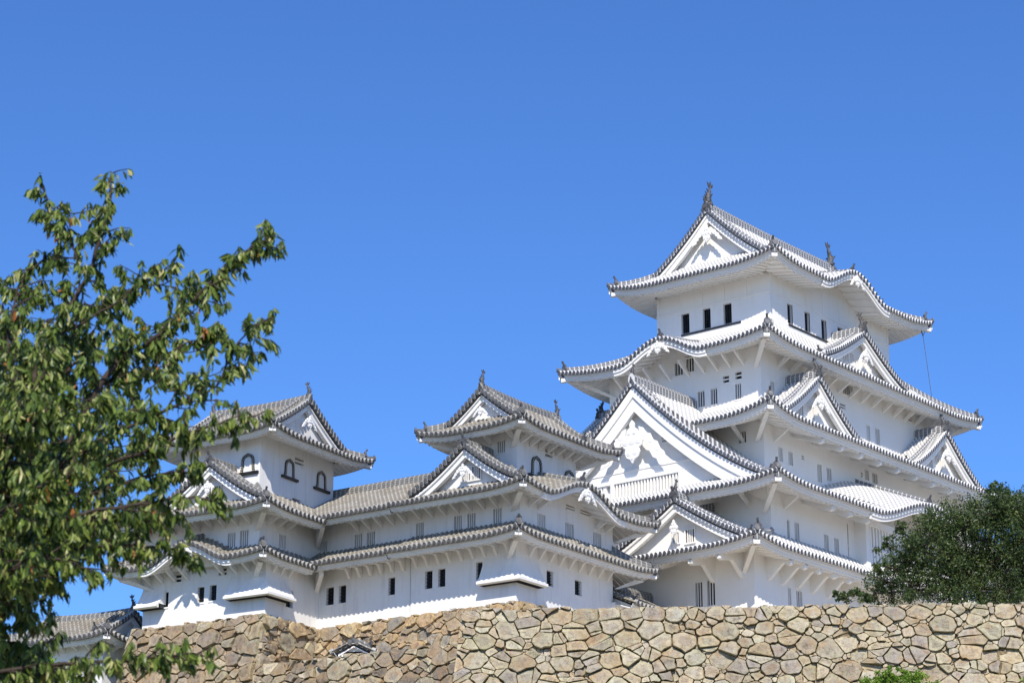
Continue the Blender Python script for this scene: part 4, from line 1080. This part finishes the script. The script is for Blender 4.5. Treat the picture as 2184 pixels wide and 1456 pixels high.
tag(sw, 'stone base tip showing above the long wall, under the small keep\'s near corner', 'stone wall')
ib = stone_wall('stone_wall', 'brown rough stone base with large corner blocks under the small keep on the left', wl('I', -4.42, 4.15), wl('I', -4.42, -3.98), 22.25, 8.0, .22, wl('I', -1, 0)-wl('I', 0, 0), 8, PALB, M['stone_brown'], k0=.1, k1=.0, rad=(.48, .32, .13), gain=1.4)
f2 = stone_wall('side_face', None, wl('I', -4.42, -3.98), wl('I', 1.2, -3.98), 22.25, 5.0, .04, wl('I', 0, -1)-wl('I', 0, 0), 9, PALB, M['stone_brown'], k0=.22, rad=(.48, .32, .13), parent=ib, gain=1.45)
stone_wall('stone_wall', 'lower brown rubble wall in front of the gate roof, left of the long pale wall', wl('I', -4.42-.22*2.6, -4.03), wl('I', -4.42-.22*2.6, -17.5), 19.66, 7.8, .22, wl('I', -1, 0)-wl('I', 0, 0), 11, PALB+PAL[:3], M['stone_brown'], rad=(.45, .30, .13), gain=1.3)

# ------------------------------------------------------------------ vegetation
def leaf_mat(name, cols, trans=.35, rough=.5):
    t = NT(name, rough, .35)
    at_ = t.n('ShaderNodeAttribute', attribute_name='leaf')
    c = t.ramp(at_.outputs['Fac'], cols)
    for e in []: pass
    t.b.inputs['Base Color'].default_value = (0, 0, 0, 1)
    tl = t.n('ShaderNodeBsdfTranslucent'); mx = t.n('ShaderNodeMixShader'); mx.inputs[0].default_value = trans
    t.l(c, t.b.inputs['Base Color']); t.l(c, tl.inputs[0]); o = t.t.nodes['Material Output']
    t.l(t.b.outputs[0], mx.inputs[1]); t.l(tl.outputs[0], mx.inputs[2]); t.l(mx.outputs[0], o.inputs[0])
    return t.m
M['cherry_leaf'] = leaf_mat('cherry_leaf', [(0, (.03, .055, .011)), (.3, (.075, .125, .022)), (.6, (.19, .26, .05)), (.85, (.37, .39, .13)), (.955, (.5, .47, .22)), (1, (.45, .17, .05))], .28, .38)
M['dark_leaf'] = leaf_mat('evergreen_leaf', [(0, (.022, .045, .013)), (.45, (.055, .092, .027)), (1, (.145, .19, .055))], .25, .45)
M['bright_leaf'] = leaf_mat('bright_leaf', [(0, (.12, .22, .025)), (.6, (.22, .36, .04)), (1, (.34, .46, .08))], .4, .5)
M['bark'] = simple('bark', (.035, .027, .022), (.075, .058, .046), 12, .9, .1, .6)
class Leaves:
    def __init__(s): s.v = []; s.f = []; s.c = []
    def leaf(s, p, ax, wd, ln, w, c, curl=.12):
        "pointed leaf folded along its midrib; ax = along, wd = across"
        nrm = ax.cross(wd).normalized(); b = len(s.v)
        s.v += [p, p+ax*ln*.35+wd*w*.5+nrm*ln*.06, p+ax*ln*.72+wd*w*.36-nrm*ln*curl*.3, p+ax*ln-nrm*ln*curl,
                p+ax*ln*.72-wd*w*.36-nrm*ln*curl*.3, p+ax*ln*.35-wd*w*.5+nrm*ln*.06, p+ax*ln*.5-nrm*ln*.03]
        s.f += [(b, b+1, b+6), (b+1, b+2, b+6), (b+2, b+3, b+6), (b+3, b+4, b+6), (b+4, b+5, b+6), (b+5, b, b+6)]; s.c += [c]*6
    def quad(s, p, a, b_, c):
        b = len(s.v); s.v += [p-a, p+b_, p+a, p-b_]; s.f += [(b, b+1, b+2, b+3)]; s.c += [c]
    def build(s, name, mat, parent, kind=None):
        me = bpy.data.meshes.new(name); me.from_pydata([tuple(v) for v in s.v], [], s.f); me.materials.append(mat)
        at_ = me.attributes.new('leaf', 'FLOAT', 'FACE'); at_.data.foreach_set('value', s.c)
        o = bpy.data.objects.new(name, me); col.objects.link(o); o.parent = parent; return o
def rv(rng): return Vector((rng.gauss(0, 1), rng.gauss(0, 1), rng.gauss(0, 1))).normalized()

# cherry tree close to the camera, its trunk outside the frame on the left
rng = random.Random(21)
ct = tag(empty('cherry_tree', at(-420, 2600, 14.5).xyz*1.0), 'leafy cherry tree close by on the left, drooping green leaves against the blue sky', 'tree')
base = at(-420, 900, 14.8); base.z = -1.6; ct.location = base
inv = -base
def T(px, py, d): return at(px, py, d)+inv
# (polyline, radius at start, radius at end, twig density)
LIMBS = [
 ([(-30, 1100, 14.6), (40, 1050, 16.5), (120, 960, 17), (220, 980, 17.2), (320, 940, 17.4)], .03, .007, 1.3),
 ([(0, 1180, 14.4), (60, 1140, 16.5), (140, 1090, 17), (220, 1130, 17.2), (330, 1080, 17.4)], .03, .007, 1.3),
 ([(-30, 1100, 14.6), (-10, 1000, 14), (30, 900, 13.6), (90, 800, 13.5), (120, 720, 13.6)], .03, .007, 1.3),
 ([(-120, 1330, 14.6), (-60, 1180, 13.6), (0, 1090, 13.2), (80, 1040, 13), (180, 1000, 13)], .03, .007, 1.3),
 ([(-60, 1300, 14.2), (0, 1230, 13.4), (70, 1190, 13.2), (150, 1200, 13.2), (200, 1220, 13.2)], .03, .007, 1.1),
 ([(46, 880, 14.6), (80, 800, 16), (160, 720, 16.4), (180, 640, 16.6)], .02, .006, 1.2),
 ([(-100, 1500, 14.2), (-40, 1450, 15), (40, 1400, 15.4), (120, 1430, 15.5)], .03, .007, 1.2),
 ([(-420, 3000, 14.8), (-400, 2400, 14.8), (-330, 1900, 14.7), (-230, 1560, 14.6), (-120, 1330, 14.6)], .17, .09, 0),
 ([(-120, 1330, 14.6), (-30, 1100, 14.6), (46, 880, 14.6), (108, 725, 14.7), (185, 590, 14.8), (229, 455, 14.9), (237, 366, 15)], .085, .010, 1.0),
 ([(-120, 1330, 14.6), (0, 1180, 14.4), (120, 1000, 14.2), (215, 815, 14.2), (277, 755, 14.2), (346, 710, 14.2), (415, 640, 14.2), (500, 555, 14.3), (588, 500, 14.4)], .07, .008, 1.3),
 ([(120, 1000, 14.2), (230, 930, 14.0), (385, 862, 13.9), (461, 820, 13.9), (511, 725, 14.0), (580, 676, 14.1)], .035, .007, .9),
 ([(0, 1180, 14.4), (150, 1030, 14.0), (300, 965, 13.7), (430, 915, 13.6), (545, 888, 13.5)], .045, .007, 1.0),
 ([(0, 1180, 14.4), (130, 1110, 13.6), (290, 1075, 13.4), (400, 1060, 13.3), (462, 1068, 13.3)], .04, .007, 1.1),
 ([(-120, 1330, 14.6), (60, 1200, 14.0), (220, 1165, 13.8), (330, 1165, 13.7), (410, 1180, 13.7)], .045, .007, 1.1),
 ([(185, 590, 14.8), (150, 520, 14.9), (120, 455, 15), (82, 400, 15)], .018, .006, .9),
 ([(46, 880, 14.6), (20, 760, 14.9), (30, 640, 15.1), (70, 570, 15.2), (130, 545, 15.2)], .03, .007, 1.1),
 ([(108, 725, 14.7), (215, 665, 14.7), (290, 620, 14.7), (340, 580, 14.8), (375, 560, 14.8)], .022, .006, 1.0),
 ([(-120, 1330, 14.6), (-60, 1300, 14.2), (20, 1240, 13.8), (80, 1230, 13.6), (115, 1215, 13.6)], .035, .008, 1.2),
 ([(-230, 1560, 14.6), (-60, 1450, 13.8), (80, 1420, 13.6), (220, 1410, 13.5), (330, 1400, 13.5), (425, 1392, 13.5)], .04, .007, 1.1),
 ([(-30, 1100, 14.6), (-40, 960, 15), (-20, 820, 15.4), (10, 700, 15.6), (0, 600, 15.7)], .04, .008, 1.2),
 ([(215, 815, 14.2), (300, 800, 14.6), (370, 745, 14.8), (430, 720, 14.9), (475, 700, 14.9)], .02, .006, 1.0),
 ([(-230, 1560, 14.6), (-100, 1500, 14.2), (0, 1440, 14), (60, 1430, 13.9), (150, 1470, 13.9)], .03, .007, 1.1),
 ([(-30, 1100, 14.6), (60, 990, 15.4), (160, 930, 15.8), (280, 880, 16), (380, 900, 16)], .04, .008, 1.1),
 ([(0, 1180, 14.4), (100, 1060, 15.2), (200, 1050, 15.6), (330, 1010, 15.8), (420, 1010, 15.8)], .04, .008, 1.1),
 ([(46, 880, 14.6), (100, 830, 15.2), (170, 760, 15.5), (200, 700, 15.6), (260, 660, 15.6)], .03, .007, 1.0),
 ([(-60, 1300, 14.2), (40, 1290, 14.6), (60, 1300, 14.8), (50, 1330, 14.8)], .03, .007, .9),
 ([(-100, 1500, 14.2), (-20, 1380, 14.2), (30, 1370, 14.2), (90, 1400, 14.2)], .03, .007, 1.1),
 ([(-30, 1100, 14.6), (20, 980, 13.8), (80, 900, 13.4), (150, 850, 13.3), (230, 870, 13.3)], .03, .007, 1.0),
 ([(0, 1180, 14.4), (80, 1120, 15), (150, 1170, 15.2), (250, 1110, 15.3), (350, 1120, 15.4)], .03, .007, 1.1),
]
lv = Leaves(); br = MB()
def leaf_at(p, d, big=1.0):
    ax = (Vector((0, 0, -1))*rng.uniform(.7, 1.6)+rv(rng)*.5+d*.35).normalized()
    wd = ax.cross(rv(rng)).normalized(); c = min(1, max(0, rng.gauss(.42, .24)))
    if rng.random() < .006: c = 1
    else: c = min(c, .94)
    st = p+rv(rng)*.012
    lv.leaf(st, ax, wd, rng.uniform(.055, .102)*big, rng.uniform(.019, .033)*big, c, rng.uniform(.05, .3))
def twig(p, d, ln, r, lvl):
    pts = [p]; n = max(3, int(ln/.05)); q = p.copy(); dd = d.copy()
    for i in range(n):
        dd = (dd+rv(rng)*.22+Vector((0, 0, .05 if lvl else .02))).normalized(); q = q+dd*(ln/n); pts.append(q.copy())
        for _ in range(2 if rng.random() < .75 else 1): leaf_at(q, dd)
        if lvl == 0 and rng.random() < .42: twig(q, (dd+rv(rng)*.9).normalized(), ln*rng.uniform(.3, .6), r*.6, 1)
    for _ in range(3): leaf_at(q, dd)
    br.tube(pts, [r*(1-i/len(pts))+.0018 for i in range(len(pts))], 4, cap=False)
for pts, ra, rb, dens in LIMBS:
    P3 = [T(*p) for p in pts]
    # densify with a spline-like subdivision
    Q = []
    for i in range(len(P3)-1):
        p0, p1, p2, p3 = P3[max(i-1, 0)], P3[i], P3[i+1], P3[min(i+2, len(P3)-1)]
        for k in range(5):
            t = k/5; Q.append(.5*((2*p1)+(p2-p0)*t+(2*p0-5*p1+4*p2-p3)*t*t+(3*p1-p0-3*p2+p3)*t**3))
    Q.append(P3[-1]); m = len(Q)
    Q = [q+rv(rng)*.008*(0 < i < m-1) for i, q in enumerate(Q)]
    br.tube(Q, [(ra+(rb-ra)*i/(m-1))*.42 for i in range(m)], 7)
    if not dens: continue
    L = 0
    for i in range(1, m):
        seg = Q[i]-Q[i-1]; L += seg.length; f = i/(m-1)
        k = seg.length*dens*(23 if .15 < f < .6 else 25 if f >= .6 else 14)
        for _ in range(int(k)+(rng.random() < k % 1)):
            p = Q[i-1].lerp(Q[i], rng.random()); d = (seg.normalized()*rng.uniform(.2, 1)+rv(rng)).normalized()
            if d.z < -.3: d.z *= .4
            ln = rng.uniform(.09, .32)*(1.2-.74*f)
            twig(p, d.normalized(), ln, .005, 0)
        if f > .5:
            for _ in range(2): leaf_at(Q[i], seg.normalized())
br.build('trunk', M['bark'], ct, smooth=True)
lv.build('crown', M['cherry_leaf'], ct)
NLEAF = len(lv.f)//6

def clump_tree(name, label, cat, root, clumps, mat, n, size, seed, trunk_r=.18, twigs=40, group=None, flat=.8, up=.0):
    "crown of many small leaf faces gathered in uneven clumps, with limbs running from the trunk into every clump"
    rng = random.Random(seed); t = tag(empty(name, root), label, cat, group)
    L = Leaves(); b = MB(); cs = [(c-root, r) for c, r in clumps]
    top = sum((c for c, r in cs), Vector())/len(cs)
    fork = Vector((top.x*.6, top.y*.6, top.z*.45)); b.tube([Vector((0, 0, -.2)), fork*.5+rv(rng)*.1, fork], [trunk_r*1.3, trunk_r, trunk_r*.8], 8)
    tot = sum(r*r for c, r in cs)
    for c, r in cs:
        mid = fork.lerp(c, .5)+rv(rng)*r*.3; b.tube([fork, mid, c, c+(c-mid).normalized()*r*.5], [trunk_r*.5, trunk_r*.3, trunk_r*.15, .01], 5)
        m = int(n*r*r/tot); subs = []
        for _ in range(max(10, int(m/60))):
            d = rv(rng); d.z = d.z*flat; rr = r*rng.uniform(.35, 1.12); subs.append((c+d*rr, r*rng.uniform(.12, .26), d))
        for p, sr, d in subs:
            tone = rng.uniform(.2, .75)
            b.tube([c+(p-c)*.2, c+(p-c)*.6+rv(rng)*sr*.4, p+d*sr*.5], [.022, .012, .004], 4, cap=False)
            for _ in range(60):
                q = p+Vector((rng.gauss(0, 1), rng.gauss(0, 1), rng.gauss(0, .8)))*sr*.75
                a = (rv(rng)+Vector((0, 0, up))+d*.5).normalized(); w_ = a.cross(rv(rng)).normalized(); s_ = size*rng.uniform(.6, 1.3)
                L.quad(q, a*s_*.5, w_*s_*.21, min(1, max(0, rng.gauss(tone, .2))))
    b.build('trunk', M['bark'], t, smooth=True); L.build('crown', mat, t)
    return t
def cl(lst, dist, seed):
    rng = random.Random(seed); return [(at(x, y, dist+rng.uniform(-1.6, 1.6)), r*dist/4760) for x, y, r in lst]
r0 = at(2110, 1300, 107); r0.z = 20.3
clump_tree('broadleaf_tree', 'dense dark green tree behind the long stone wall at the right edge', 'tree', r0,
  cl([(2120, 1090, 62), (2060, 1120, 60), (2005, 1115, 50), (1960, 1150, 50), (2010, 1180, 62), (1935, 1200, 52), (1900, 1240, 46), (1895, 1165, 26), (2080, 1200, 78), (2160, 1170, 74), (2150, 1090, 55), (2200, 1120, 70), (1960, 1255, 52), (2040, 1260, 62), (2130, 1265, 66), (2210, 1240, 80), (2120, 1045, 26), (2145, 1060, 26), (1870, 1265, 30), (1875, 1205, 22), (1920, 1130, 24), (2260, 1180, 90), (2290, 1100, 80), (2240, 1060, 50)], 107, 4),
  M['dark_leaf'], 88000, .135, 31, .22)
r1_ = at(1800, 1300, 103); r1_.z = 20.3
clump_tree('shrub', 'small sparse shrub on the wall top beside the big dark tree', 'shrub', r1_, cl([(1800, 1272, 16), (1826, 1262, 15), (1845, 1275, 14), (1783, 1266, 8)], 103, 6), M['dark_leaf'], 1500, .14, 33, .03)
r2_ = at(1912, 1440, 70); r2_.z = -1.6
clump_tree('young_tree', 'bright green treetop rising in front of the long stone wall at the bottom edge', 'tree', r2_, cl([(1878, 1448, 22), (1898, 1438, 18), (1930, 1436, 20), (1955, 1444, 22), (1915, 1456, 30), (1860, 1470, 26), (1975, 1466, 24), (1925, 1480, 40), (1870, 1500, 44), (1960, 1492, 40), (1915, 1530, 60), (1990, 1540, 50), (1850, 1560, 50)], 70, 7), M['bright_leaf'], 30000, .085, 35, .14, up=.5)
r4_ = at(2200, 1440, 72); r4_.z = -1.6
clump_tree('young_tree', 'tip of a green tree in the bottom right corner of the view', 'tree', r4_, cl([(2200, 1475, 30), (2230, 1500, 50), (2180, 1520, 40)], 72, 7), M['bright_leaf'], 5000, .10, 36, .14, up=.4)
r3_ = at(20, 1440, 62); r3_.z = -1.6
clump_tree('broadleaf_tree', 'mid green tree behind the cherry leaves in the bottom left corner', 'tree', r3_, cl([(0, 1420, 50), (60, 1430, 46), (110, 1460, 50), (20, 1470, 60), (160, 1500, 50), (-60, 1440, 60), (60, 1540, 80)], 62, 8), M['bright_leaf'], 22000, .12, 37, .2)

# ------------------------------------------------------------------ keep every thing at most three levels deep
PROMOTE = {'window', 'bell_window', 'gable', 'curved_gable_board', 'stone_drop_bay', 'lattice_bay', 'balcony_lattice'}
kids = {}
for o in col.objects:
    if o.parent: kids.setdefault(o.parent.name, []).append(o)
def walk(o, thing, part, depth):
    for ch in kids.get(o.name, []):
        base_ = ch.name.split('.')[0]
        if depth >= 1 and base_ in PROMOTE and not (base_ == 'window' and o.name.startswith('gable')):
            ch.parent = thing; walk(ch, thing, ch, 1)
        elif depth == 0: walk(ch, thing, ch, 1)
        else:
            if depth >= 2: ch.parent = part
            walk(ch, thing, part, depth+1)
for o in [q for q in col.objects if q.parent is None and q.type == 'EMPTY']: walk(o, o, None, 0)

for o in col.objects:
    if o.parent is None and 'category' in o:
        k = o.name.split('.')[0]
        if k == 'small_keep': o['group'] = 'small keeps beside the main keep'
        elif k == 'stone_wall': o['group'] = 'dry stone walls under the castle'
